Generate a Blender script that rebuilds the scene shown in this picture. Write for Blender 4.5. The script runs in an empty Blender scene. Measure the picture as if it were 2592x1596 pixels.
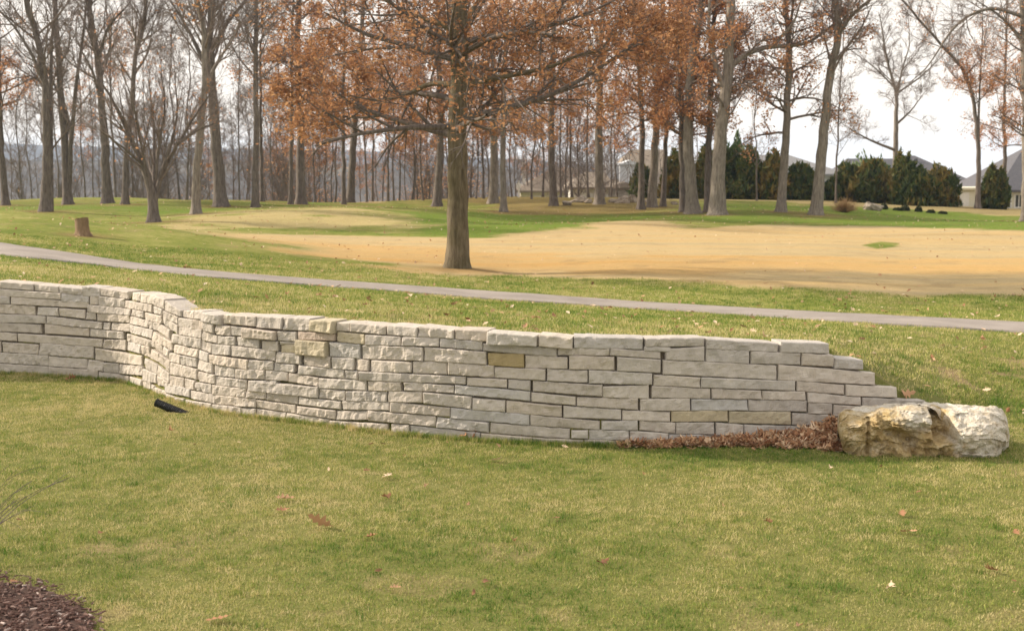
import bpy, math, random
import numpy as np
rng = np.random.default_rng(7)
random.seed(7)
R = math.radians

# ------------------------------------------------------------------ scene, camera, light
sc = bpy.context.scene
col = sc.collection
CAMH, PITCH, FPX = 2.9, math.atan(413 / 3561), 3561.0
cam_d = bpy.data.cameras.new("camera"); cam = bpy.data.objects.new("camera", cam_d); col.objects.link(cam)
cam_d.sensor_width = 36.0; cam_d.lens = FPX / 2592 * 36.0
cam_d.clip_start = 0.1; cam_d.clip_end = 6000
cam.location = (0, 0, CAMH); cam.rotation_euler = (math.pi / 2 - PITCH, 0, 0)
sc.camera = cam
sc.view_settings.view_transform = 'Standard'; sc.view_settings.look = 'None'
sc.view_settings.gamma = 1.0; sc.view_settings.use_curve_mapping = False
sc.view_settings.exposure = 0.95
cam_d.dof.use_dof = True; cam_d.dof.focus_distance = 15.0; cam_d.dof.aperture_fstop = 3.2
SUN_EL, SUN_AZ = R(25), R(19)      # sun stands to the left and a little beyond the wall
sdir = np.array([-math.cos(SUN_AZ) * math.cos(SUN_EL), math.sin(SUN_AZ) * math.cos(SUN_EL), math.sin(SUN_EL)])
world = bpy.data.worlds.new("World"); sc.world = world; world.use_nodes = True
wn = world.node_tree.nodes; wl = world.node_tree.links; wn.clear()
wo = wn.new('ShaderNodeOutputWorld'); bg = wn.new('ShaderNodeBackground'); bg.inputs['Strength'].default_value = 0.1
sky = wn.new('ShaderNodeTexSky'); sky.sky_type = 'NISHITA'; sky.sun_disc = False
sky.sun_elevation = SUN_EL; sky.sun_rotation = math.atan2(sdir[0], sdir[1]); sky.air_density = 1.2; sky.dust_density = 3.0
tc = wn.new('ShaderNodeTexCoord'); mp = wn.new('ShaderNodeMapping'); mp.inputs['Scale'].default_value = (1, 1, 3.0)
nz = wn.new('ShaderNodeTexNoise'); nz.inputs['Scale'].default_value = 2.2; nz.inputs['Detail'].default_value = 5
rp = wn.new('ShaderNodeMapRange'); rp.inputs['From Min'].default_value = 0.3; rp.inputs['From Max'].default_value = 0.65
rp.inputs['To Min'].default_value = 0.96; rp.inputs['To Max'].default_value = 0.98
mx = wn.new('ShaderNodeMix'); mx.data_type = 'RGBA'; mx.inputs[7].default_value = (6.5, 6.1, 5.6, 1)
wl.new(tc.outputs['Generated'], mp.inputs['Vector']); wl.new(mp.outputs[0], nz.inputs['Vector'])
wl.new(nz.outputs[0], rp.inputs['Value']); wl.new(rp.outputs[0], mx.inputs[0])
wl.new(sky.outputs[0], mx.inputs[6]); wl.new(mx.outputs[2], bg.inputs['Color']); wl.new(bg.outputs[0], wo.inputs[0])
sun_d = bpy.data.lights.new("sun", 'SUN'); sun = bpy.data.objects.new("sun", sun_d); col.objects.link(sun)
sun_d.energy = 3.8; sun_d.angle = R(1.6); sun_d.color = (1.0, 0.87, 0.70)
from mathutils import Vector
sun.rotation_euler = Vector(tuple(sdir)).to_track_quat('Z', 'Y').to_euler()

# ------------------------------------------------------------------ helpers
DS = 2592 / 2456.0                      # survey pixels are noted at 2456 wide
cp, sp = math.cos(PITCH), math.sin(PITCH)
def ray(px, py):                        # full-size photo pixel -> slope u = X/Y, k = dZ/dY
    a = (np.asarray(px, float) - 1296) / FPX; b = (798 - np.asarray(py, float)) / FPX
    den = cp + b * sp
    return a / den, (b * cp - sp) / den
def proj(x, y, z):
    d = y * cp - (z - CAMH) * sp; v = y * sp + (z - CAMH) * cp
    return 1296 + FPX * x / d, 798 - FPX * v / d
def P(px, py, Y):
    u, k = ray(px, py); return np.array([u * Y, Y, CAMH + k * Y])
_tab = np.random.default_rng(3).random((256, 256))
def vn(x, y):
    x = np.asarray(x, float); y = np.asarray(y, float)
    xi = np.floor(x).astype(int); yi = np.floor(y).astype(int); fx = x - xi; fy = y - yi
    fx = fx * fx * (3 - 2 * fx); fy = fy * fy * (3 - 2 * fy)
    g = lambda a, b: _tab[a & 255, b & 255]
    return (g(xi, yi) * (1 - fx) + g(xi + 1, yi) * fx) * (1 - fy) + (g(xi, yi + 1) * (1 - fx) + g(xi + 1, yi + 1) * fx) * fy
def fbm(x, y, o=4):
    s = 0; a = 0.5
    for i in range(o):
        s = s + a * (vn(x * 2 ** i + 17 * i, y * 2 ** i + 5 * i) * 2 - 1); a *= 0.5
    return s
def sstep(a, b, x):
    t = np.clip((x - a) / (b - a), 0, 1); return t * t * (3 - 2 * t)
def hermite(xk, yk, x):                 # monotone-ish cubic
    xk = np.asarray(xk, float); yk = np.asarray(yk, float); x = np.clip(x, xk[0], xk[-1])
    h = np.diff(xk); d = np.diff(yk) / h
    m = np.zeros(len(xk)); m[0] = d[0]; m[-1] = d[-1]
    for i in range(1, len(xk) - 1):
        m[i] = 0 if d[i - 1] * d[i] <= 0 else 2 * d[i - 1] * d[i] / (d[i - 1] + d[i])
    i = np.clip(np.searchsorted(xk, x) - 1, 0, len(h) - 1)
    t = (x - xk[i]) / h[i]
    return ((2*t**3 - 3*t*t + 1) * yk[i] + (t**3 - 2*t*t + t) * h[i] * m[i] + (-2*t**3 + 3*t*t) * yk[i+1] + (t**3 - t*t) * h[i] * m[i+1])

def mesh(name, V, F, attrs=None, smooth=False):
    """V (n,3); F list of arrays of faces, each (m,k)"""
    me = bpy.data.meshes.new(name)
    V = np.ascontiguousarray(V, dtype=np.float32)
    if isinstance(F, np.ndarray): F = [F]
    me.vertices.add(len(V)); me.vertices.foreach_set('co', V.ravel())
    tot = np.concatenate([np.full(len(f), f.shape[1]) for f in F]).astype(np.int32)
    idx = np.concatenate([np.asarray(f).ravel() for f in F]).astype(np.int32)
    me.loops.add(len(idx)); me.loops.foreach_set('vertex_index', idx)
    me.polygons.add(len(tot)); st = np.concatenate([[0], np.cumsum(tot)[:-1]]).astype(np.int32)
    me.polygons.foreach_set('loop_start', st)
    try: me.polygons.foreach_set('loop_total', tot)
    except Exception: pass
    me.polygons.foreach_set('use_smooth', np.full(len(tot), smooth))
    if attrs:
        for k, v in attrs.items():
            a = me.attributes.new(k, 'FLOAT', 'POINT'); a.data.foreach_set('value', np.ascontiguousarray(v, dtype=np.float32))
    me.update(calc_edges=True)
    return me
def obj(name, me, mat=None, parent=None, loc=None):
    o = bpy.data.objects.new(name, me); col.objects.link(o)
    if mat is not None and (not me.materials): me.materials.append(mat)
    if parent is not None: o.parent = parent
    if loc is not None: o.location = loc
    return o
def tag(o, label=None, cat=None, group=None, kind=None):
    if label: o['label'] = label
    if cat: o['category'] = cat
    if group: o['group'] = group
    if kind: o['kind'] = kind
    return o
def thing(name, loc, label, cat, group=None, rz=0):
    o = bpy.data.objects.new(name, None); col.objects.link(o); o.location = loc; o.rotation_euler = (0, 0, rz)
    o.empty_display_size = 0.2
    return tag(o, label, cat, group)

class MB:
    def __init__(s): s.V = []; s.F = []; s.n = 0
    def add(s, V, F):
        V = np.asarray(V, float); s.V.append(V)
        for f in F: s.F.append([i + s.n for i in f])
        s.n += len(V); return s
    def box(s, x0, x1, y0, y1, z0, z1):
        return s.add([(x0,y0,z0),(x1,y0,z0),(x1,y1,z0),(x0,y1,z0),(x0,y0,z1),(x1,y0,z1),(x1,y1,z1),(x0,y1,z1)],
                     [(0,3,2,1),(4,5,6,7),(0,1,5,4),(1,2,6,5),(2,3,7,6),(3,0,4,7)])
    def prism(s, pts, axis, a0, a1):   # polygon pts (p,q) extruded on axis; 'y': p=x q=z ; 'x': p=y q=z
        n = len(pts)
        f = (lambda p, q, a: (p, a, q)) if axis == 'y' else (lambda p, q, a: (a, p, q))
        V = [f(p, q, a0) for p, q in pts] + [f(p, q, a1) for p, q in pts]
        return s.add(V, [tuple(range(n)), tuple(range(2*n-1, n-1, -1))] + [(i, i+n, (i+1) % n + n, (i+1) % n) for i in range(n)])
    def build(s, name, mat, parent=None, loc=None):
        me = bpy.data.meshes.new(name); me.from_pydata(np.concatenate(s.V).tolist(), [], s.F); me.update()
        return obj(name, me, mat, parent, loc)

# ------------------------------------------------------------------ materials
def new_mat(name):
    m = bpy.data.materials.new(name); m.use_nodes = True
    n = m.node_tree.nodes; n.clear(); out = n.new('ShaderNodeOutputMaterial')
    b = n.new('ShaderNodeBsdfPrincipled'); m.node_tree.links.new(b.outputs[0], out.inputs[0])
    b.inputs['Roughness'].default_value = 0.9; b.inputs['Specular IOR Level'].default_value = 0.2
    return m, n, m.node_tree.links, b, out
def noise(n, l, scale, detail=4, rough=0.6, src='pos', stretch=None, tcn=[None]):
    t = n.new('ShaderNodeTexNoise'); t.inputs['Scale'].default_value = scale; t.inputs['Detail'].default_value = detail
    t.inputs['Roughness'].default_value = rough
    if src == 'pos': g = n.new('ShaderNodeNewGeometry').outputs['Position']
    else: g = n.new('ShaderNodeTexCoord').outputs['Object']
    if stretch:
        m = n.new('ShaderNodeMapping'); m.inputs['Scale'].default_value = stretch; l.new(g, m.inputs[0]); g = m.outputs[0]
    l.new(g, t.inputs['Vector']); return t.outputs[0]
def ramp(n, l, fac, stops):
    r = n.new('ShaderNodeValToRGB'); l.new(fac, r.inputs[0]); e = r.color_ramp.elements
    while len(e) < len(stops): e.new(0.5)
    for i, (p, c) in enumerate(stops):
        e[i].position = p; e[i].color = (*c, 1) if not isinstance(c, float) else (c, c, c, 1)
    return r.outputs[0]
def mixc(n, l, fac, a, b, mode='MIX'):
    m = n.new('ShaderNodeMix'); m.data_type = 'RGBA'; m.blend_type = mode
    if isinstance(fac, (int, float)): m.inputs[0].default_value = fac
    else: l.new(fac, m.inputs[0])
    for k, v in ((6, a), (7, b)):
        if isinstance(v, tuple): m.inputs[k].default_value = (*v, 1)
        else: l.new(v, m.inputs[k])
    return m.outputs[2]
def math_(n, l, op, a, b=None, clamp=False):
    m = n.new('ShaderNodeMath'); m.operation = op; m.use_clamp = clamp
    for i, v in enumerate((a, b)):
        if v is None: continue
        if isinstance(v, (int, float)): m.inputs[i].default_value = v
        else: l.new(v, m.inputs[i])
    return m.outputs[0]
def attr(n, name):
    a = n.new('ShaderNodeAttribute'); a.attribute_name = name; return a.outputs['Fac']
def bump(n, l, b, h, strength, dist):
    u = n.new('ShaderNodeBump'); u.inputs['Strength'].default_value = strength; u.inputs['Distance'].default_value = dist
    l.new(h, u.inputs['Height']); l.new(u.outputs[0], b.inputs['Normal']); return u

def simple(name, c1, c2, scale=5, rough=0.85, bs=0.3, bd=0.01, src='obj', stretch=None, spec=0.2):
    m, n, l, b, o = new_mat(name); f = noise(n, l, scale, 6, 0.65, src, stretch)
    l.new(ramp(n, l, f, [(0.3, c1), (0.7, c2)]), b.inputs['Base Color']); b.inputs['Roughness'].default_value = rough
    b.inputs['Specular IOR Level'].default_value = spec
    if bs: bump(n, l, b, f, bs, bd)
    return m

GREEN, OLIVE, STRAW = (0.050, 0.100, 0.012), (0.135, 0.155, 0.030), (0.30, 0.245, 0.095)
def mat_ground():
    m, n, l, b, o = new_mat('turf')
    f1 = noise(n, l, 0.55, 5, 0.6); f2 = noise(n, l, 6.0, 5, 0.7); f3 = noise(n, l, 45, 3, 0.7)
    mixf = math_(n, l, 'ADD', math_(n, l, 'MULTIPLY', f1, 0.55), math_(n, l, 'MULTIPLY', f2, 0.45))
    g = ramp(n, l, mixf, [(0.38, (0.105, 0.150, 0.025)), (0.50, (0.195, 0.215, 0.048)), (0.62, (0.30, 0.28, 0.10))])
    lush = ramp(n, l, f2, [(0.35, (0.105, 0.170, 0.024)), (0.7, (0.185, 0.225, 0.042))])
    g = mixc(n, l, attr(n, 'lush'), g, lush)
    tanN = noise(n, l, 0.5, 5, 0.65, 'pos', (0.07, 1.1, 1)); tanc = ramp(n, l, tanN, [(0.38, (0.47, 0.335, 0.160)), (0.50, (0.48, 0.36, 0.19)), (0.62, (0.41, 0.325, 0.185))])
    tanc = mixc(n, l, ramp(n, l, f2, [(0.45, 0.0), (0.75, 0.35)]), tanc, (0.42, 0.33, 0.17))
    tanc = mixc(n, l, attr(n, 'gold'), tanc, ramp(n, l, tanN, [(0.4, (0.50, 0.275, 0.075)), (0.6, (0.50, 0.315, 0.115))]))
    tanc = mixc(n, l, ramp(n, l, noise(n, l, 2.6, 6, .75), [(0.52, 0.0), (0.72, 0.55)]), tanc, (0.30, 0.245, 0.10))
    g = mixc(n, l, attr(n, 'tan'), g, tanc)
    g = mixc(n, l, attr(n, 'near'), g, (0.15, 0.15, 0.052))
    dryc = ramp(n, l, f2, [(0.3, (0.40, 0.315, 0.145)), (0.7, (0.47, 0.38, 0.20))])
    g = mixc(n, l, attr(n, 'dry'), g, dryc)
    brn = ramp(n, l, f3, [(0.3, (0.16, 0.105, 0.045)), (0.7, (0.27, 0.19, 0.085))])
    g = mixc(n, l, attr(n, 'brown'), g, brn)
    soil = ramp(n, l, f3, [(0.3, (0.22, 0.155, 0.085)), (0.7, (0.33, 0.25, 0.14))])
    g = mixc(n, l, attr(n, 'bare'), g, soil)
    spk = ramp(n, l, f3, [(0.35, 0.72), (0.65, 1.2)])
    mm = n.new('ShaderNodeMix'); mm.data_type = 'RGBA'; mm.blend_type = 'MULTIPLY'; mm.inputs[0].default_value = 0.75
    l.new(g, mm.inputs[6]); l.new(spk, mm.inputs[7])
    l.new(mm.outputs[2], b.inputs['Base Color']); b.inputs['Roughness'].default_value = 1.0; b.inputs['Specular IOR Level'].default_value = 0.05
    bump(n, l, b, math_(n, l, 'ADD', f3, math_(n, l, 'MULTIPLY', f2, 1.5)), 0.5, 0.04)
    return m
def leafy(name, stops, trans=0.3, an='tint'):
    m, n, l, b, o = new_mat(name)
    c = ramp(n, l, attr(n, an), stops)
    l.new(c, b.inputs['Base Color']); b.inputs['Roughness'].default_value = 0.75
    t = n.new('ShaderNodeBsdfTranslucent'); l.new(c, t.inputs['Color'])
    ms = n.new('ShaderNodeMixShader'); ms.inputs[0].default_value = trans
    l.new(b.outputs[0], ms.inputs[1]); l.new(t.outputs[0], ms.inputs[2]); l.new(ms.outputs[0], o.inputs[0])
    return m
M = {}
M['ground'] = mat_ground()
M['blade'] = leafy('grass_blades', [(0.0, (0.070, 0.155, 0.020)), (0.35, (0.195, 0.265, 0.046)), (0.6, (0.395, 0.375, 0.115)), (1.0, (0.66, 0.55, 0.30))], 0.25)
M['oakleaf'] = leafy('oak_leaves', [(0.0, (0.19, 0.095, 0.055)), (0.5, (0.37, 0.19, 0.092)), (1.0, (0.60, 0.37, 0.20))], 0.45)
M['oakleaf_far'] = leafy('oak_leaves_orange', [(0.0, (0.31, 0.135, 0.062)), (0.5, (0.55, 0.27, 0.125)), (1.0, (0.70, 0.44, 0.25))], 0.45)
M['litter'] = leafy('dead_leaves', [(0.0, (0.16, 0.078, 0.045)), (0.45, (0.36, 0.185, 0.100)), (0.75, (0.55, 0.35, 0.21)), (1.0, (0.74, 0.60, 0.44))], 0.1)
def mat_stone():
    m, n, l, b, o = new_mat('limestone')
    oi = n.new('ShaderNodeObjectInfo')
    f = noise(n, l, 7, 6, 0.65); f2 = noise(n, l, 60, 5, 0.7); f3 = noise(n, l, 22, 4, 0.6, 'pos', (1, 1, 0.35))
    c = mixc(n, l, 1.0, oi.outputs['Color'], ramp(n, l, f, [(0.3, 0.84), (0.7, 1.08)]), 'MULTIPLY')
    c = mixc(n, l, ramp(n, l, f2, [(0.52, 0.0), (0.8, 0.35)]), c, (0.36, 0.31, 0.24))
    c = mixc(n, l, ramp(n, l, f, [(0.60, 0.0), (0.80, 0.28)]), c, (0.42, 0.34, 0.22))
    l.new(c, b.inputs['Base Color'])
    bump(n, l, b, math_(n, l, 'ADD', math_(n, l, 'MULTIPLY', f3, 1.6), f2), 0.75, 0.012)
    return m
M['stone'] = mat_stone()
M['core'] = simple('wall_core', (0.16, 0.13, 0.10), (0.26, 0.22, 0.17), 9)
def mat_bark(name, c1, c2, c3, moss=0.0):
    m, n, l, b, o = new_mat(name)
    f = noise(n, l, 9, 6, 0.7, 'pos', (1.6, 1.6, 0.28)); f2 = noise(n, l, 1.3, 4, 0.6)
    c = ramp(n, l, f, [(0.32, c1), (0.5, c2), (0.7, c3)])
    c = mixc(n, l, ramp(n, l, f2, [(0.45, 0.0), (0.7, moss)]), c, (0.085, 0.080, 0.030))
    l.new(c, b.inputs['Base Color']); bump(n, l, b, f, 0.9, 0.03); return m
M['bark_main'] = mat_bark('bark_olive_brown', (0.060, 0.046, 0.030), (0.130, 0.105, 0.068), (0.21, 0.175, 0.12), 0.45)
M['bark_grey'] = mat_bark('bark_grey', (0.105, 0.088, 0.074), (0.20, 0.172, 0.145), (0.32, 0.28, 0.24), 0.15)
M['bark_dark'] = mat_bark('bark_dark', (0.070, 0.056, 0.048), (0.135, 0.112, 0.098), (0.21, 0.18, 0.155), 0.1)
M['twig'] = simple('twigs', (0.13, 0.10, 0.085), (0.24, 0.195, 0.17), 3, bs=0); M['twig_far'] = simple('twigs_pale', (0.12, 0.095, 0.08), (0.20, 0.165, 0.145), 3, bs=0)
def mat_asphalt():
    m, n, l, b, o = new_mat('path_asphalt')
    f = noise(n, l, 120, 4, 0.7); f2 = noise(n, l, 1.2, 5, 0.6)
    c = ramp(n, l, f, [(0.3, (0.235, 0.205, 0.188)), (0.7, (0.345, 0.308, 0.280))])
    c = mixc(n, l, 0.9, c, ramp(n, l, f2, [(0.35, 0.80), (0.65, 1.1)]), 'MULTIPLY'); c = mixc(n, l, ramp(n, l, noise(n, l, 5, 8, .8), [(.6, 0.0), (.75, .5)]), c, (.16, .14, .12))
    l.new(c, b.inputs['Base Color']); bump(n, l, b, f, 0.3, 0.004); return m
M['path'] = mat_asphalt()

# ------------------------------------------------------------------ the wall's plan curve
base_px = [(-700, 938), (-300, 941), (0, 945), (150, 953), (270, 961), (320, 967), (357, 983), (385, 994), (440, 1014), (470, 1023), (534, 1039), (647, 1056), (723, 1064),
           (833, 1078), (1036, 1101), (1234, 1116), (1476, 1127), (1591, 1128), (1800, 1122), (2000, 1113), (2200, 1102), (2350, 1090), (2592, 1086), (3300, 1086)]
_u, _Y = [], []
for px, py in base_px:
    u_, k_ = ray(px, py); _u.append(float(u_)); _Y.append(-CAMH / float(k_))
def Yw(u): return hermite(_u, _Y, u)
top_px = [(-700, 700), (0, 716), (206, 727), (350, 752), (440, 775), (520, 795), (700, 806), (860, 819), (1000, 828), (1236, 842), (1450, 860), (1628, 864), (1788, 867),
          (1970, 877), (2095, 881), (2110, 908), (2180, 914), (2215, 945), (2270, 984), (2343, 1018), (2420, 1050), (2500, 1078), (2592, 1084), (3300, 1084)]
_zt, _ut = [], []
for px, py in top_px:
    u_, k_ = ray(px, py); _ut.append(float(u_)); _zt.append(CAMH + float(k_) * float(Yw(u_)))
def ztop(u): return np.interp(u, _ut, _zt) - 0.03
U_END = float(ray(2350, 1000)[0])

# ------------------------------------------------------------------ terrain height
tailL = [(135, ('z', -4)), (170, ('z', -8)), (260, ('z', -15)), (450, ('z', -22)), (760, ('z', -25))]
tailR = [(135, ('z', -2.2)), (200, ('z', -4.5)), (400, ('z', -14)), (760, ('z', -22))]
COLS = [
 (0,    [(25.5, 612), (28, 585), (33, 560), (42, 502), (50, ('z', .6)), (62, ('z', .25)), (76, 490), (95, 483), (112, ('z', -1.6))] + tailL),
 (390,  [(24.8, 650), (27, 637), (32, 600), (38, 549), (46, ('z', .38)), (56, 533), (66, 509), (85, 485), (100, ('z', -.6)), (112, ('z', -1.5))] + tailL),
 (900,  [(24.4, 692), (26.6, 678), (34, 628), (50, 566), (62, 521), (72, 498), (85, 485), (100, ('z', -.6)), (112, ('z', -1.4))] + tailL),
 (1296, [(24.4, 723), (26.6, 703), (33, 655), (48, 573), (72, 511), (95, 476), (110, ('z', -.6))] + tailL),
 (1600, [(24, 744), (26, 728), (30, 672), (48, 571), (62, 529), (80, 496), (95, 478), (110, ('z', -.8))] + tailR),
 (2050, [(22.5, 768), (24.6, 748), (28.5, 694), (60, 541), (74, 515), (88, 490), (98, 480), (112, ('z', -1.2))] + tailR),
 (2340, [(21.8, 785), (23.8, 763), (28, 706), (60, 547), (76, 519), (90, 502), (102, 492), (115, ('z', -1.6))] + tailR),
 (2592, [(21.5, 798), (23.5, 774), (27.5, 711), (58, 557), (72, 530), (88, 511), (100, 501), (115, ('z', -1.8))] + tailR),
]
_cu, _cf = [], []
for px, kn in COLS:
    u0 = float(ray(px, 600)[0]); Yk, zk = [], []
    w = float(Yw(u0)); Yk.append(w); zk.append(float(ztop(u0)))
    for Yv, e in kn:
        z = e[1] if isinstance(e, tuple) else float(P(px, e * DS, Yv)[2])
        Yk.append(Yv); zk.append(z)
    _cu.append(u0); _cf.append((np.array(Yk), np.array(zk)))
_cu = np.array(_cu)
_YG = np.concatenate([np.arange(10, 130, 0.25), np.geomspace(130, 760, 80)])
_ZG = np.array([hermite(a, b, _YG) for a, b in _cf])
_ker = np.exp(-0.5 * (np.arange(-6, 7) / 2.5) ** 2); _ker /= _ker.sum()
_pad = np.pad(_ZG, ((0, 0), (6, 6)), mode='edge'); _ZG = np.array([np.convolve(r, _ker, 'valid') for r in _pad])
def Hup(u, y):
    u = np.clip(u, _cu[0], _cu[-1])
    i = np.clip(np.searchsorted(_cu, u) - 1, 0, len(_cu) - 2)
    t = (u - _cu[i]) / (_cu[i + 1] - _cu[i]); t = t * t * (3 - 2 * t) * 0.5 + t * 0.5
    g = np.interp(y, _YG, np.arange(len(_YG))); g0 = np.clip(g.astype(int), 0, len(_YG) - 2); f = g - g0
    za = _ZG[i, g0] * (1 - f) + _ZG[i, g0 + 1] * f; zb = _ZG[i + 1, g0] * (1 - f) + _ZG[i + 1, g0 + 1] * f
    return za * (1 - t) + zb * t
MOUNDS = []
def Hfun(x, y):
    x = np.asarray(x, float); y = np.asarray(y, float)
    u = np.clip(x / np.maximum(y, 1.0), -0.5, 0.5)
    yw = Yw(u); zt = ztop(u)
    up = Hup(u, np.maximum(y, yw))
    up = up + (zt - Hup(u, yw)) * np.exp(-np.maximum(y - yw, 0) / 1.6)
    k = sstep(U_END - 0.012, U_END + 0.02, u)
    lo = zt * k * sstep(-1.6, 0.0, y - yw) 
    z = np.where(y > yw + 0.07, up, lo)
    for mx_, my_, mr_, mh_ in MOUNDS: z = z + mh_ * np.exp(-((x - mx_) ** 2 + (y - my_) ** 2) / mr_ ** 2)
    z = z + 0.022 * fbm(x * 0.8, y * 0.8, 3) * (1 - np.exp(-np.abs(y - yw) * 0.8)) + 0.10 * fbm(x * 0.07 + 9, y * 0.07, 2) * sstep(28, 60, y)
    z = z + sstep(50, 58, y) * (1 - sstep(88, 100, y)) * (.16 * np.sin(x * .21 + y * .13 + 1.3) + .10 * np.sin(x * .37 - y * .22))
    return z
_YS = np.concatenate([np.arange(5, 40, 0.05), np.arange(40, 140, 0.2)])
def at(px, py, scale=DS):                # survey pixel -> first ground point seen through it
    u, k = ray(px * scale, py * scale); u = float(u); k = float(k)
    d = CAMH + k * _YS - Hfun(u * _YS, _YS)
    i = np.argmax(d < 0)
    if d[i] >= 0: Y = 105.0
    else: Y = _YS[i - 1] + (_YS[i] - _YS[i - 1]) * d[i - 1] / (d[i - 1] - d[i]) if i > 0 else _YS[0]
    return np.array([u * Y, Y, float(Hfun(u * Y, Y))])

# ------------------------------------------------------------------ ground zones (survey pixels, turned into places on the ground)
def pip(px, py, poly):
    ins = np.zeros(px.shape, bool); n = len(poly)
    for i in range(n):
        x1, y1 = poly[i]; x2, y2 = poly[(i + 1) % n]
        if y1 == y2: continue
        c = ((y1 > py) != (y2 > py)) & (px < (x2 - x1) * (py - y1) / (y2 - y1) + x1); ins ^= c
    return ins
TAN = [(395, 531), (480, 560), (600, 575), (700, 595), (760, 610), (850, 628), (1000, 645), (1100, 656), (1200, 661), (1400, 668), (1600, 676), (1900, 690),
       (2100, 700), (2300, 708), (2900, 722), (2900, 575), (2400, 553), (2300, 549), (2150, 543), (2000, 541), (1800, 541), (1700, 546), (1625, 549), (1610, 531),
       (1500, 529), (1430, 536), (1330, 551), (1230, 561), (1180, 569), (1100, 573), (900, 566), (700, 564), (560, 560), (480, 552), (430, 536)]
DRYM = [(400, 531), (560, 508), (700, 499), (850, 497), (950, 502), (1020, 515), (1030, 530), (980, 543), (800, 548), (600, 550), (480, 548)]
BACKT = [(1600, 482), (1700, 479), (1900, 485), (2000, 494), (2100, 497), (2250, 506), (2400, 516), (2900, 530), (2900, 500), (2300, 490), (2150, 484), (1990, 480), (1850, 462), (1600, 458)]
BROWN = [(900, 486), (980, 480), (1050, 478), (1200, 490), (1180, 512), (1400, 516), (1600, 502), (1640, 480), (1500, 460), (1200, 455), (950, 470)]
BUNK = [(850, 486), (930, 487), (950, 478), (860, 474)]
GOLD = [(480, 562), (760, 583), (1000, 600), (1300, 614), (1700, 618), (2100, 618), (2900, 625), (2900, 658), (2100, 655), (1700, 655), (1300, 650), (1000, 636), (850, 616), (700, 592), (560, 572)]
PATCH = [(2070, 588), (2115, 579), (2160, 584), (2150, 592), (2100, 597)]
LUSH = [(1030, 573), (1180, 570), (1300, 550), (1600, 520), (1750, 530), (2000, 535), (2200, 545), (2900, 570), (2900, 525), (2300, 506), (2000, 496), (1750, 488), (1600, 508), (1400, 516), (1180, 512), (960, 505), (1030, 520)]
LUSHL = [(0, 505), (0, 485), (600, 483), (850, 484), (800, 492), (560, 502), (380, 520), (250, 503)]
def soft(x, y, z, poly, amp, n=10):
    r = np.random.default_rng(11); acc = np.zeros(x.shape)
    jx = amp * 1.6 * fbm(x * 0.5, y * 0.5, 4); jy = amp * 1.6 * fbm(x * 0.5 + 40, y * 0.5 + 13, 4)
    for i in range(n):
        a, b = r.normal(0, amp * 0.35, 2)
        px, py = proj(x + jx + a, y + jy + b, z); acc += pip(px / DS, py / DS, poly)
    return acc / n
tree_bases = []      # filled before the ground is built: (x, y, r)

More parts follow.
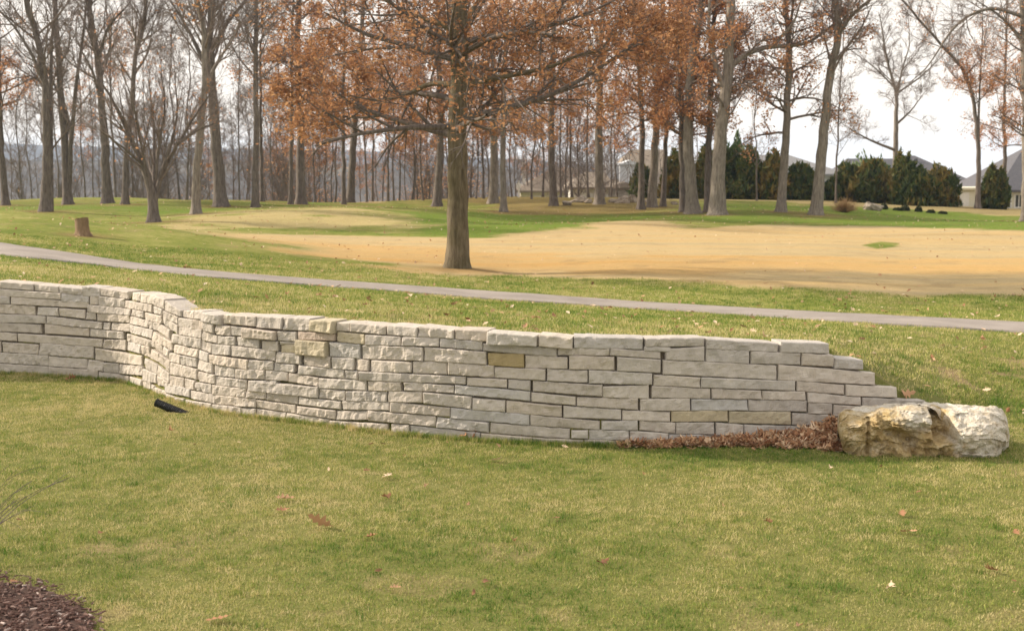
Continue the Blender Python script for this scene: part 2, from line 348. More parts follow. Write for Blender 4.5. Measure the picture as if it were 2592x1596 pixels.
# ------------------------------------------------------------------ survey of the trees (2456-wide pixels)
T = [  # kind, base, width, stems (first starts at base), leaf density, label, group
 ('oak', (14, 492), 20, [[(14,492),(6,400),(0,300),(-5,100),(0,-150)]], .45, 'brown-leaved tree cut by the left edge of the photograph, trunk leaning left'),
 ('bare', (108, 507), 26, [[(108,507),(112,300),(108,200),(85,80),(62,0),(40,-150)], [(122,506),(121,250),(124,100),(132,0),(135,-150)], [(106,200),(70,120),(30,60),(-20,10)]], 0, 'bare tree with two trunks pressed together, left of the tree stump'),
 ('bare', (163, 490), 25, [[(163,490),(155,350),(148,250),(140,130),(130,0),(128,-150)], [(166,440),(172,330),(180,240),(195,120),(210,0),(225,-140)], [(172,330),(150,240),(110,180),(60,150)]], 0, 'tall bare tree dividing low into a narrow V behind the tree stump'),
 ('bare', (258, 488), 26, [[(258,488),(250,330),(245,250),(232,130),(213,0),(205,-150)], [(235,150),(258,70),(300,20),(330,-20)], [(246,260),(225,180),(190,110)]], 0, 'bare tree curving left near the top, between stump and low spreading tree'),
 ('bare', (300, 490), 18, [[(300,490),(304,350),(318,240),(325,140),(343,60),(350,0),(355,-150)], [(322,180),(360,110),(368,40)]], 0, 'thin bare tree with a wavy trunk just left of the low spreading tree'),
 ('vase', (369, 533), 28, [[(369,533),(367,490),(352,420),(318,340),(275,250),(235,185)], [(370,495),(384,430),(425,350),(470,275),(520,200)], [(369,485),(370,390),(368,290),(355,190)], [(358,440),(335,330),(320,250),(290,170)], [(380,430),(408,350),(425,260),(418,170)], [(372,430),(385,330),(395,240),(385,160)], [(350,400),(290,350),(235,310)],[(425,345),(480,310),(530,290)]], .05, 'low spreading tree with several stems fanning up from a short trunk'),
 ('bare', (470, 513), 24, [[(470,513),(472,400),(482,300),(490,200),(492,100),(472,0),(450,-120)], [(486,240),(515,160),(560,90),(585,20)]], 0, 'bare tree between the low spreading tree and the thick forked trunk'),
 ('bare', (530, 495), 34, [[(530,495),(522,400),(512,250),(503,110),(508,0),(505,-150)], [(503,125),(480,40),(460,-30),(440,-150)], [(505,130),(545,55),(590,0),(640,-90)], [(504,180),(450,70),(395,-20)]], 0, 'thick bare trunk splitting high up into three upright limbs'),
 ('bare', (612, 497), 19, [[(612,497),(613,350),(614,150),(614,0),(614,-200)]], 0.03, 'straight slender bare trunk right of the thick forked one'),
 ('bare', (629, 483), 10, [[(629,483),(626,350),(625,200),(632,-50)]], 0.03, 'very thin dark trunk close behind the straight slender one'),
 ('oak', (697, 490), 12, [[(697,490),(700,300),(700,150),(702,0),(704,-120)]], .3, 'thin trunk almost touching the thicker orange-leaved oak on its right'),
 ('oak', (722, 490), 25, [[(722,490),(720,300),(714,150),(718,0),(720,-200)]], 1.0, 'orange-leaved oak left of the big central tree, third full crown from it'),
 ('oak', (825, 490), 12, [[(825,490),(822,300),(826,100),(828,-60)]], .4, 'thin straight trunk beside the right-leaning one'),
 ('oak', (840, 486), 21, [[(840,486),(852,280),(862,150),(872,0),(880,-150)]], .6, 'trunk leaning right with orange leaves behind the pale mound'),
 ('oak', (1048, 495), 23, [[(1048,495),(1056,320),(1053,150),(1050,0),(1050,-120)]], .9, 'orange-leaved oak just left of the big central trunk'),
 ('oak', (1183, 488), 24, [[(1183,488),(1186,320),(1182,150),(1178,0)]], .8, 'dark trunk first right of the big central tree'),
 ('oak', (1208, 508), 17, [[(1208,508),(1206,380),(1207,280),(1210,150),(1214,60)]], 1.0, 'young pale-barked oak with drooping orange crown, right of the dark trunk'),
 ('bare', (1328, 493), 21, [[(1328,493),(1323,350),(1322,220),(1327,100),(1331,-50),(1333,-160)]], 0.1, 'tall straight dark trunk in front of the low grey roofed house'),
 ('bare', (1438, 490), 25, [[(1438,490),(1437,300),(1440,110),(1448,0),(1450,-150)], [(1440,130),(1420,40),(1400,-100)], [(1440,140),(1490,50),(1530,-20)], [(1438,200),(1490,130),(1560,110),(1610,80)]], 0.15, 'forked trunk standing before the white garage of the tan house'),
 ('oak', (1537, 502), 18, [[(1537,502),(1540,350),(1535,200),(1520,50),(1515,-100)]], 1.0, 'slim oak trunk in front of the tan house, first of the leafy cluster'),
 ('oak', (1563, 497), 24, [[(1563,497),(1572,320),(1580,150),(1590,0),(1595,-120)]], .9, 'oak leaning slightly right, second trunk of the leafy cluster'),
 ('oak', (1590, 495), 14, [[(1590,495),(1598,320),(1603,150),(1606,0)]], .5, 'thinnest trunk of the leafy cluster, beside the dark evergreen'),
 ('oak', (1640, 508), 22, [[(1640,508),(1638,400),(1636,330),(1630,150),(1625,0)]], 1.0, 'oak trunk half hidden behind a thicker one with flared foot'),
 ('oak', (1662, 512), 34, [[(1662,512),(1655,420),(1650,320),(1660,150),(1680,30),(1690,-100)]], 1.0, 'thick grey oak with flared foot beside the widest pale trunk'),
 ('oak', (1698, 508), 20, [[(1698,508),(1698,400),(1702,300),(1706,180),(1715,0)]], .4, 'trunk squeezed between the thick grey oak and the widest pale trunk'),
 ('bigoak', (1720, 515), 42, [[(1720,515),(1722,430),(1728,330),(1742,220),(1748,120),(1754,0),(1758,-150)], [(1746,165),(1790,130),(1850,112),(1920,108),(1985,70),(2040,20)], [(1742,230),(1712,140),(1700,60),(1705,-60)], [(1850,112),(1905,50),(1930,-30)]], .75, 'widest pale-barked trunk with a long limb reaching right'),
 ('oak', (1873, 508), 25, [[(1873,508),(1880,400),(1887,270),(1893,130),(1885,0),(1880,-150)], [(1893,90),(1903,0),(1912,-120)]], .5, 'straight oak before the evergreens with sparse leaf sprays on both sides'),
 ('bare', (1957, 515), 32, [[(1957,515),(1965,430),(1978,300),(1992,170),(2010,80),(2003,-20),(1998,-150)], [(2009,85),(2045,35),(2085,0),(2150,-80)]], 0.02, 'smooth leaning trunk dividing into a Y high up, beside the dry grass tuft'),
 ('round', (2147, 488), 19, [[(2147,488),(2148,350),(2150,240),(2132,160),(2118,90),(2110,35)], [(2150,245),(2163,170),(2182,100),(2176,25)], [(2150,225),(2200,190),(2245,150),(2290,100)], [(2146,210),(2095,160),(2045,125)], [(2148,300),(2185,265),(2215,225)], [(2147,360),(2085,335),(2025,300)], [(2163,170),(2210,110),(2235,50)]], 0, 'bare round-headed tree whose whole crown shows against white sky'),
 ('bare', (2345, 500), 14, [[(2345,500),(2347,380),(2337,260),(2310,170),(2260,110),(2225,70)], [(2346,360),(2350,220),(2356,80),(2360,-40)]], .4, 'slender tree with an arching limb and rusty leaves before the white shed wall'),
 ('oak', (2403, 500), 12, [[(2403,500),(2411,380),(2408,280),(2412,150),(2416,0)]], .55, 'thin leaning trunk second from the right edge before the far right house'),
 ('bigoak', (2466, 530), 34, [[(2466,530),(2464,400),(2462,250),(2456,100),(2452,-60)], [(2454,40),(2380,20),(2320,40),(2270,90),(2225,160),(2180,200)], [(2456,100),(2400,40),(2340,0)]], .7, 'dark oak cut by the right edge with a limb crossing the sky to the left'),
]
MAINT = (1097, 646)
DEPTH = {}
def tree_Y(base):
    p = at(*base); return p
for t in T:
    p = at(*t[1]); tree_bases.append((p[0], p[1], 0.9 + random.random() * 0.8))
p_main = at(*MAINT); MOUNDS.append((p_main[0] + .25, p_main[1] - .05, .75, .05)); tree_bases.append((p_main[0], p_main[1], 0.75))
p_stump = at(199, 565); tree_bases.append((p_stump[0], p_stump[1], 0.55))

# ------------------------------------------------------------------ ground mesh
up_ = np.concatenate([np.linspace(-0.95, -0.38, 22)[:-1], np.linspace(-0.38, 0.38, 270), np.linspace(0.38, 0.95, 22)[1:]])
XS = lambda up, y: up * (y + 8)
yws = np.full(len(up_), 15.0)
for _ in range(30): yws = 0.5 * yws + 0.5 * Yw(np.clip(XS(up_, yws) / yws, -0.5, 0.5))
lowr = np.concatenate([np.linspace(-6, 6, 8), np.linspace(6.15, 1, 1)])[:8]
f_lo = np.concatenate([np.linspace(0, 0.35, 10)[:-1], np.linspace(0.35, 1, 110)])
far_r = np.concatenate([np.geomspace(1, 115 / 15.0, 280), np.geomspace(118 / 15.0, 760 / 15.0, 26)])
rows = []
for f in f_lo: rows.append(-6 + (yws + 0.05 + 6) * f)
for g in far_r: rows.append((yws + 0.13) * (1 + (g - 1)) if g > 1 else yws + 0.13)
YY = np.array(rows); UU = np.broadcast_to(up_, YY.shape); XX = UU * (YY + 8)
ZZ = Hfun(XX, YY)
ZZ[len(f_lo) - 1] = Hfun(XX[len(f_lo) - 1], YY[len(f_lo) - 1] - 0.02)
def zones(x, y, z):
    d = {}
    far = y > 20
    patch = np.where(far, 0, 0.0)
    tn = np.where(far, soft(x, y, z, TAN, 0.9, 16), 0); tn = np.clip(tn + .30 * (vn(x * 4, y * 4) + vn(x * 9, y * 9) - 1) * (tn > .02) * (tn < .98), 0, 1)
    tn = tn * (1 - np.where(far, soft(x, y, z, PATCH, 0.15), 0))
    dm = np.where(far, soft(x, y, z, DRYM, 1.6), 0) * sstep(-0.3, 0.3, fbm(x * 0.5, y * 0.9 + 7, 5) + 0.34)
    bt = np.where(far, soft(x, y, z, BACKT, 1.2), 0); bk = np.where(far, soft(x, y, z, BUNK, 0.8), 0)
    d['tan'] = np.clip(tn, 0, 1); d['dry'] = np.clip(dm * 0.85 + bt * 0.9 + bk, 0, 1)
    br = np.where(far, soft(x, y, z, BROWN, 1.5), 0) * 0.75
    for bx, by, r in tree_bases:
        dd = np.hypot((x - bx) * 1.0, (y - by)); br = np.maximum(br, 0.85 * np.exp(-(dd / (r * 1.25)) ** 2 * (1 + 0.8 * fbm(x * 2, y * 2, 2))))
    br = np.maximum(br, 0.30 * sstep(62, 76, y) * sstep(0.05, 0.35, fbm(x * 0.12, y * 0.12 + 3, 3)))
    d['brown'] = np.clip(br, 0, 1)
    d['gold'] = np.where(far, soft(x, y, z, GOLD, 1.6, 16), 0) * .5
    d['near'] = np.where(y < 15, .8, 0.8 * (1 - sstep(15, 26, y))) * (1 - d['tan'])
    d['lush'] = np.clip(np.where(far, np.maximum(soft(x, y, z, LUSH, 1.2), soft(x, y, z, LUSHL, 1.2)), 0), 0, 1)
    n1 = fbm(x * 1.3 + 3, y * 1.3 + 8, 4)
    pr = sstep(4.3, 5.4, x) * sstep(11, 13, y) * (1 - sstep(17, 21, y)); pl = np.exp(-((x + 3.2) / .9) ** 2 - ((y - 10.4) / .5) ** 2)  + np.exp(-((x + 5.6) / .4) ** 2 - ((y - 16.2) / .5) ** 2)
    d['bare'] = np.clip(sstep(0.18, 0.32, n1) * pr * 0.85 + sstep(-0.15, 0.2, n1) * pl * 0.9 + 0.35 * sstep(0.34, 0.46, n1) + .45 * sstep(.32, .5, fbm(x * 1.6 + 9, y * 2.2, 3)) * (y < 9.3), 0, 1)
    return d
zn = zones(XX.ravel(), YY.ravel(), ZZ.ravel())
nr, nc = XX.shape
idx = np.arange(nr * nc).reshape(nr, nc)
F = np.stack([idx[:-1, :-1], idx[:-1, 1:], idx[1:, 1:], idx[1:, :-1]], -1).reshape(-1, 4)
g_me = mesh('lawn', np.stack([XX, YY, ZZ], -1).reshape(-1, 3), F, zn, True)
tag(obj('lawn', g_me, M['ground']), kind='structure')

# far ground and hills
M['hill'] = None
m, n, l, b, o_ = new_mat('far_woodland')
f = noise(n, l, 0.02, 6, 0.7); f2 = noise(n, l, 0.0035, 3, 0.5, 'pos', (1, 2.5, 1)); f3 = noise(n, l, 0.09, 3, 0.8)
c = ramp(n, l, f, [(0.35, (0.045, 0.040, 0.036)), (0.55, (0.080, 0.068, 0.058)), (0.7, (0.12, 0.10, 0.08))])
c = mixc(n, l, ramp(n, l, f2, [(0.60, 0.0), (0.70, 0.35)]), c, (0.16, 0.15, 0.11))
c = mixc(n, l, ramp(n, l, f3, [(0.66, 0.0), (0.70, 0.7)]), c, (0.40, 0.39, 0.37))
l.new(c, b.inputs['Base Color']); bump(n, l, b, f, 1.0, 6.0); M['hill'] = m
def hill_mesh(name, y0, y1, top, seed, zb):
    xs = np.linspace(-0.55, 0.10 if y0 > 1000 else 0.55, 420); ys = np.linspace(0, 1, 34)
    U, V_ = np.meshgrid(xs, ys); Yv = y0 + (y1 - y0) * V_; Xv = U * Yv
    prof = sstep(0, 0.55, V_) * (1 - 0.6 * sstep(0.6, 1, V_))
    tp = np.interp(U, [-.5, -.36, -.25, -.1, .1, .5], top)
    Z = zb + (tp - zb) * prof + 3.0 * fbm(Xv / 90 + seed, Yv / 90, 3) * prof + 2.2 * fbm(Xv / 9 + seed, Yv / 14, 3) * prof
    i = np.arange(U.size).reshape(U.shape); F = np.stack([i[:-1,:-1], i[:-1,1:], i[1:,1:], i[1:,:-1]], -1).reshape(-1, 4)
    return tag(obj(name, mesh(name, np.stack([Xv, Yv, Z], -1).reshape(-1, 3), F, None, False), M['hill']), kind='structure')
hill_mesh('hills', 560, 1050, [-1, -1, -2, -4, -10, -16], 3, -27)
hill_mesh('hills', 1400, 2600, [13, 13, 9, 4, -22, -30], 9, -27)
MB().add([(-900,700,-26.5),(900,700,-26.5),(900,1120,-26.5),(-900,1120,-26.5)], [(0,1,2,3)]).build('valley_ground', M['hill'])['kind'] = 'structure'
MB().add([(-900,-40,-26),(900,-40,-26),(900,760,-26),(-900,760,-26)], [(0,1,2,3)]).build('terrain', M['hill'])['kind'] = 'structure'

# ------------------------------------------------------------------ path
PF = [(-300, 545), (0, 585), (160, 606), (341, 634), (521, 653), (819, 675), (1228, 703), (1637, 731), (2038, 753), (2456, 774), (2900, 795)]
PN = [(-300, 575), (0, 612), (160, 629), (341, 648), (521, 668), (819, 690), (1228, 722), (1637, 747), (2038, 773), (2456, 798), (2900, 822)]
xs = np.linspace(-300, 2900, 170)
V = []
for x in xs:
    a = at(x, np.interp(x, *zip(*PN))); c_ = at(x, np.interp(x, *zip(*PF)))
    V.append((a, c_))
A = np.array([v[0] for v in V]); B = np.array([v[1] for v in V])
ker = np.ones(7) / 7
for Q in (A, B):
    for j in range(2): Q[:, j] = np.convolve(np.pad(Q[:, j], 3, mode='edge'), ker, 'valid')
S = np.linspace(0, 1, 12); PV = A[:, None, :] * (1 - S[None, :, None]) + B[:, None, :] * S[None, :, None]
PV[..., 2] = Hfun(PV[..., 0], PV[..., 1]) + 0.022
i = np.arange(PV.shape[0] * 12).reshape(-1, 12)
F = np.stack([i[:-1,:-1], i[1:,:-1], i[1:,1:], i[:-1,1:]], -1).reshape(-1, 4)
edge = PV[:, [0, 11], :].copy(); edge[..., 2] -= 0.06; nE = PV.shape[0]
e0 = PV.shape[0] * 12 + np.arange(nE * 2).reshape(-1, 2)
F2 = np.concatenate([np.stack([e0[:-1,0], e0[1:,0], i[1:,0], i[:-1,0]], -1), np.stack([i[:-1,11], i[1:,11], e0[1:,1], e0[:-1,1]], -1)])
tag(obj('path', mesh('path', np.concatenate([PV.reshape(-1, 3), edge.reshape(-1, 3)]), np.concatenate([F, F2]), None, True), M['path']), kind='structure')
path_c = (A + B) / 2
def on_path(x, y):
    ya = np.interp(x, A[:, 0], A[:, 1]); yb = np.interp(x, B[:, 0], B[:, 1]); j = .09 * fbm(x * 2.5, y * 0, 3); return (y > ya + 0.03 + j) & (y < yb - 0.03 + j)

# ------------------------------------------------------------------ the dry stone wall, stone by stone
CR = {1: (0, 700, 6.14), 2: (300, 740, 6.14), 3: (300, 840, 6.14), 4: (600, 780, 5.1167), 5: (1000, 820, 4.91), 6: (1400, 840, 4.91), 7: (1850, 850, 4.91)}
# x0, top0, bottom0, x1, top1, bottom1 (+ tint: y yellow, p pink, w pale, g grey; +number: cm proud)
ST = {1: """-60,72,175,510,120,212;520,122,215,905,155,250;915,150,258,1265,190,285;1275,148,300,1548,178,310;1552,180,290,1990,235,345;
-60,190,300,950,262,355;960,270,385,1375,295,400,g;1395,305,430,1515,310,435;1520,305,450,1945,345,480;
-60,300,410,145,312,420,g;165,318,425,1370,400,490;1350,435,550,2030,505,600;2040,510,605,2225,545,640;
-60,420,565,540,465,600;570,475,595,905,490,610;915,490,605,1325,520,650;1340,560,660,1480,565,670;1490,570,685,2010,605,715;2020,615,730,2300,690,790;
-60,580,710,705,615,725;715,615,730,1588,715,812;1597,718,815,1705,722,825;1725,720,825,2005,735,855;2012,748,870,2360,830,960;
-60,718,848,635,750,878,g;692,740,878,1385,810,920;1395,812,925,1915,862,970;1965,888,1000,2400,1010,1108;
-60,860,985,255,885,1000;268,885,1005,1588,975,1098;1600,978,1110,1950,990,1138;1978,1012,1140,2185,1060,1195;2195,1068,1200,2320,1100,1260;
-60,1005,1160,12,1012,1170;32,1020,1170,608,1060,1205;615,1035,1208,1450,1095,1268;1472,1110,1290,2200,1235,1378,w;
-60,1180,1335,748,1225,1382;757,1238,1390,1355,1288,1428;1370,1290,1440,1600,1320,1470;1608,1338,1480,1850,1345,1500;1865,1358,1500,2215,1395,1535;
-60,1350,1540,740,1398,1570;747,1402,1580,1520,1455,1620;1530,1482,1640,1850,1512,1650""",
2: """218,0,115,328,8,132,w;335,12,150,558,50,188,w;565,55,200,730,105,262;738,130,278,980,285,376,+2;990,285,383,1170,287,413;1180,290,410,1297,295,418;1315,305,440,1600,355,503,+4;1636,350,480,1755,346,480,w;1760,346,490,2138,375,523,+2;
108,125,238,510,193,308;540,218,320,692,266,355;722,288,400,925,385,490;928,396,525,1150,424,568;1157,425,562,1320,440,572;1326,446,592,1480,482,630,+2;1502,502,652,1735,530,668;1748,528,665,1930,545,672;
400,314,430,665,370,478;692,366,482,920,520,650;936,532,650,1296,572,712;1302,592,740,1525,680,790;1537,678,805,1800,692,820;1836,688,822,2180,740,862;
465,452,560,640,478,608;630,492,600,785,590,722;822,645,778,1280,722,878;1290,747,880,1430,802,945;1442,803,960,1738,830,972;1750,832,980,2428,902,1058;
530,608,750,838,775,895;850,808,930,1222,890,1008;1235,892,1030,1385,946,1078;1400,970,1095,2008,1048,1198,+1;2014,1052,1200,2400,1072,1205;
566,772,890,680,830,950;686,834,955,790,905,1010;790,938,1070,955,976,1108;962,978,1120,1205,1028,1163;1216,1042,1190,1450,1112,1255;1482,1118,1290,1805,1175,1318;1812,1188,1330,2265,1212,1348;
512,882,1020,636,950,1088;640,948,1090,796,1064,1240;802,1084,1270,1215,1200,1350;1242,1232,1380,1500,1282,1418;1510,1312,1440,1980,1357,1478;
405,1022,1180,598,1122,1270;602,1128,1286,782,1266,1388;375,1188,1370,594,1272,1410;602,1292,1440,770,1392,1470;
2275,1216,1358,2460,1224,1362""",
3: """792,682,838,1005,716,868;1026,722,878,1176,762,898;1202,782,900,1443,816,962;1450,822,970,1975,886,1018;1985,902,1020,2288,932,1045;2010,758,888,2456,765,915;
708,784,935,1104,892,1008;1116,912,1030,1498,976,1112;1506,982,1122,2128,1042,1163;
-20,664,790,168,688,790;180,692,790,354,742,840;366,748,880,494,772,890;497,812,930,555,842,950;562,862,950,738,932,1000;746,962,1060,868,1010,1090;876,1012,1100,1010,1046,1130;1026,1054,1150,1438,1118,1240;1452,1128,1260,1905,1170,1330""",
4: """252,104,245,588,122,268,+1;600,122,275,953,135,293,+1;968,152,285,1270,168,318,y+5;1277,187,290,1453,196,300;1467,192,300,1915,236,343;1938,222,340,2332,250,368;
90,248,375,516,302,403,+6;527,297,415,765,310,428;777,302,405,1258,336,418,p;1280,308,430,1648,342,463,y;1656,347,475,2120,372,483;
322,422,545,532,432,550;562,432,468,763,442,470;562,476,570,763,472,575,y;772,408,590,1168,442,622,y+4;1187,440,620,1588,472,650,g;1617,482,655,2405,507,678;
502,566,700,828,592,722;857,592,735,1205,636,773;1220,638,780,1510,652,798;1520,653,800,1703,676,808;1726,674,820,2253,702,828;
477,708,805,740,737,828;792,738,850,1383,802,908;1396,806,905,1563,818,923;1587,817,930,2955,889,980;
367,804,925,648,832,938;666,838,945,1048,902,1008;1052,908,1030,1670,942,1063;1692,948,1065,2118,957,1073;
0,922,1035,118,932,1040;150,940,1065,1050,1022,1158,+2;1060,1042,1158,1393,1072,1198;1410,1077,1200,1938,1077,1208;1957,1078,1210,2395,1087,1218;
0,1048,1140,108,1058,1150;122,1072,1160,368,1083,1173;380,1085,1185,786,1132,1243;794,1148,1240,1338,1212,1308;1357,1204,1310,1972,1217,1318;
-40,1158,1265,238,1178,1275;247,1188,1282,753,1257,1358;767,1268,1362,1270,1327,1433;1280,1332,1440,1686,1332,1440;
-160,1280,1400,238,1302,1420;244,1304,1420,630,1352,1460;637,1357,1470,1188,1442,1530;1197,1455,1560,1940,1502,1610""",
5: """282,32,155,730,77,178;742,68,185,1148,83,213;1162,90,240,1778,135,260,w+9;1792,125,265,2208,165,300,w+6;
92,162,265,543,177,275;556,182,285,1083,217,323;1092,242,330,2008,297,403,g;
357,287,455,1133,347,498;1152,362,510,1603,372,538,Y;1617,387,545,2143,417,553;
217,467,605,640,477,623;657,478,620,1228,522,663;1233,537,665,1868,562,698;1887,557,700,2393,582,725;
887,667,760,1388,692,788;1402,692,795,1680,708,823;
112,724,820,728,767,853;742,758,860,1678,842,953,g;1692,848,960,2243,908,1010;
357,848,980,948,902,1053,+1;957,922,1060,1368,952,1088;1382,952,1100,2068,1022,1153;
-55,968,1085,680,1042,1148;686,1044,1165,1668,1127,1253,g;
-340,1074,1195,503,1152,1273;517,1158,1280,1163,1227,1343,g;1182,1228,1350,2168,1307,1423;2190,1327,1415,2400,1320,1423;
-55,1243,1380,170,1258,1400;182,1264,1420,1060,1352,1470,g;1067,1357,1470,1700,1410,1500;1706,1412,1500,2338,1442,1540""",
6: """257,58,200,1118,78,213,g;1147,82,180,1883,77,178;52,198,285,703,212,293;708,208,290,1338,247,333;1132,183,235,1468,193,245;1402,215,345,1885,187,362;1902,217,370,2438,237,393,g;
197,297,460,763,312,473;797,313,480,1338,347,508;
442,477,635,1233,517,653;1252,533,665,1833,567,688;-255,609,732,613,662,798;612,682,810,1193,662,828;1227,673,815,1958,707,828;
292,813,915,1058,827,963;1087,837,975,1708,828,978;1722,837,975,2418,847,970,g;
127,922,1060,848,967,1083;862,977,1090,1458,997,1108;1472,992,1115,2178,972,1108,y;
-285,1034,1158,578,1112,1213;602,1112,1210,1053,1097,1218,g;1077,1102,1215,1518,1132,1258;1527,1127,1265,2008,1127,1268;2022,1127,1275,2368,1157,1298,g;
447,1222,1335,943,1227,1343;952,1232,1345,1433,1262,1370;1442,1272,1400,2228,1282,1420,g;2235,1307,1430,2372,1312,1430;
387,1342,1450,940,1352,1460;946,1352,1450,1448,1362,1450""",
7: """-304,40,160,590,97,203,g;622,77,200,1223,97,218,g;252,197,345,868,217,353;882,217,360,1278,242,378;1292,277,400,1648,302,413,g;
-844,303,471,570,367,543;587,357,545,1798,462,608;-370,518,640,803,562,678;822,562,680,1413,612,723;1432,607,740,2068,642,763,w;
-238,657,775,380,682,783;392,687,790,928,692,798;952,697,820,1613,767,858;1637,767,880,2420,802,900,g;
217,797,930,948,807,938,g;962,822,960,1263,847,973;1277,857,995,1900,892,1030;
-15,940,1080,748,947,1098,y;762,957,1100,1213,982,1128,g;1225,992,1140,1900,1012,1150;
167,1107,1260,933,1122,1268,g;945,1122,1280,1700,1132,1290;-100,1280,1400,800,1285,1400;810,1285,1400,1700,1290,1400"""}
wall_o = P(1296, 1120, float(Yw(0.0)))
wall = thing('dry_stone_wall', (0, float(Yw(0.0)), 0), 'long curving dry stone wall of pale limestone slabs stepping down to a boulder', 'wall')
WL = np.array([0, float(Yw(0.0)), 0])
def wall_pt(px, py):
    u, k = ray(px, py); Y = float(Yw(u)); return np.array([float(u) * Y, Y, CAMH + float(k) * Y])
def stone(q, tint='', proud=0.0, seed=0):
    # q: four world corners  bl, br, tr, tl on the wall's face
    r = np.random.default_rng(seed)
    bl, br, tr, tl = [np.array(c, float) for c in q]
    ax = (br + tr - bl - tl); ax[2] = 0; L = np.linalg.norm(ax) / 2; ax /= np.linalg.norm(ax)
    nrm = np.array([ax[1], -ax[0], 0.0])      # towards the viewer
    hgt = ((tl - bl)[2] + (tr - br)[2]) / 2
    nx = int(np.clip(L / 0.035, 5, 22)); ny = int(np.clip(hgt / 0.018, 4, 7))
    s = np.concatenate([[0, 0.0], np.linspace(0, 1, nx)[1:-1], [1.0, 1.0]]); 
    gap = 0.0014; e = 0.011
    sx = np.linspace(0, 1, nx + 1); sy = np.linspace(0, 1, ny + 1)
    sx[1] = min(sx[1], e / L); sx[-2] = max(sx[-2], 1 - e / L); sy[1] = min(sy[1], e * .8 / hgt); sy[-2] = max(sy[-2], 1 - e * .8 / hgt)
    SX, SY = np.meshgrid(sx, sy)
    gx = gap / L; gy = -0.0030 / hgt
    SXg = gx + SX * (1 - 2 * gx); SYg = gy + SY * (1 - 2 * gy)
    bot = bl[None, None] * (1 - SXg[..., None]) + br[None, None] * SXg[..., None]
    top = tl[None, None] * (1 - SXg[..., None]) + tr[None, None] * SXg[..., None]
    Pp = bot * (1 - SYg[..., None]) + top * SYg[..., None]
    uu_ = Pp[..., 0] / Pp[..., 1]; sc_ = 1 + .85 * (Yw(np.clip(uu_, -.6, .6)) / Pp[..., 1] - 1); sc_ = np.where(np.abs(uu_) < .37, sc_, 1)
    Pp = np.array([0, 0, CAMH]) + (Pp - np.array([0, 0, CAMH])) * sc_[..., None]
    o1, o2 = r.random(2) * 200
    X = SX * L; Z = SY * hgt
    rough = 0.011 + 0.010 * r.random()
    hgtmap = rough * (fbm(X * 16 + Z * 5 + o1, Z * 11 + o2, 3) * 1.5 + 0.7 * np.abs(fbm(X * 30 + o1, Z * 12 + o2, 2))) + 0.010 * fbm(X * 4 + o2, Z * 6 + o1, 2)
    edge = np.minimum(np.minimum(SX * L, (1 - SX) * L), np.minimum(Z, hgt - Z))
    prof = -0.009 * (1 - sstep(0, 0.009, edge))
    off = proud + r.normal(0, 0.003) + hgtmap + prof + (SX - .5) * r.normal(0, 0.008) + (SY - .5) * r.normal(0, 0.006)
    Pp = Pp + nrm * off[..., None]
    # ragged arrises
    Pp[0, :, 2] += 0.004 * fbm(X[0] * 18 + o1, o2, 2); Pp[-1, :, 2] += 0.005 * fbm(X[-1] * 14 + o2, o1, 2)
    n1, n2 = Pp.shape[:2]
    ids = np.arange(n1 * n2).reshape(n1, n2)
    Fs = [np.stack([ids[:-1,:-1], ids[:-1,1:], ids[1:,1:], ids[1:,:-1]], -1).reshape(-1, 4)]
    ring = np.concatenate([ids[0, :], ids[1:, -1], ids[-1, ::-1][1:], ids[1:-1, 0][::-1]])
    Vf = Pp.reshape(-1, 3); dep = 0.24 + 0.03 * r.random()
    back = Vf[ring] - nrm * (dep + off.ravel()[ring][:, None] * 0)
    mid = Vf[ring] * 1.0; k = len(ring); b0 = len(Vf)
    nxt = np.roll(np.arange(k), -1)
    Fs.append(np.stack([ring[nxt], ring, b0 + np.arange(k), b0 + nxt], -1))
    c = back.mean(0); cb = b0 + k
    Fs3 = np.stack([b0 + np.arange(k), np.full(k, cb), b0 + nxt], -1)
    Va = np.concatenate([Vf, back, c[None]])
    org = Va.mean(0); me = mesh('stone', Va - org, Fs + [Fs3], None, False)
    o = obj('stone', me, M['stone'], wall, tuple(org - WL))
    base = {'': (0.515, 0.465, 0.415), 'g': (0.47, 0.438, 0.41), 'y': (0.49, 0.425, 0.31), 'Y': (0.41, 0.325, 0.18), 'p': (0.48, 0.395, 0.33), 'w': (0.56, 0.505, 0.44)}[tint]
    v = r.normal(1, 0.045); w = r.normal(0, 0.007)
    o.color = (base[0] * v + w, base[1] * v, base[2] * v - w, 1)
    return o
k = 0; NST = 0
for cid, txt in ST.items():
    ox, oy, s_ = CR[cid]
    for item in txt.replace('\n', '').split(';'):
        if not item.strip(): continue
        p = item.split(','); x0, a0, b0, x1, a1, b1 = [float(v) for v in p[:6]]
        tint, proud = '', 0.0
        if len(p) > 6:
            tt = p[6]
            if '+' in tt: tint, pr = tt.split('+'); proud = float(pr) / 100
            else: tint = tt
        C = lambda x, y: wall_pt(ox + x / s_, oy + y / s_)
        tl, tr, br, bl = C(x0, a0), C(x1, a1), C(x1, b1), C(x0, b0)
        # keep ends plumb
        k += 1; stone((bl, br, tr, tl), tint, proud, k); NST += 1
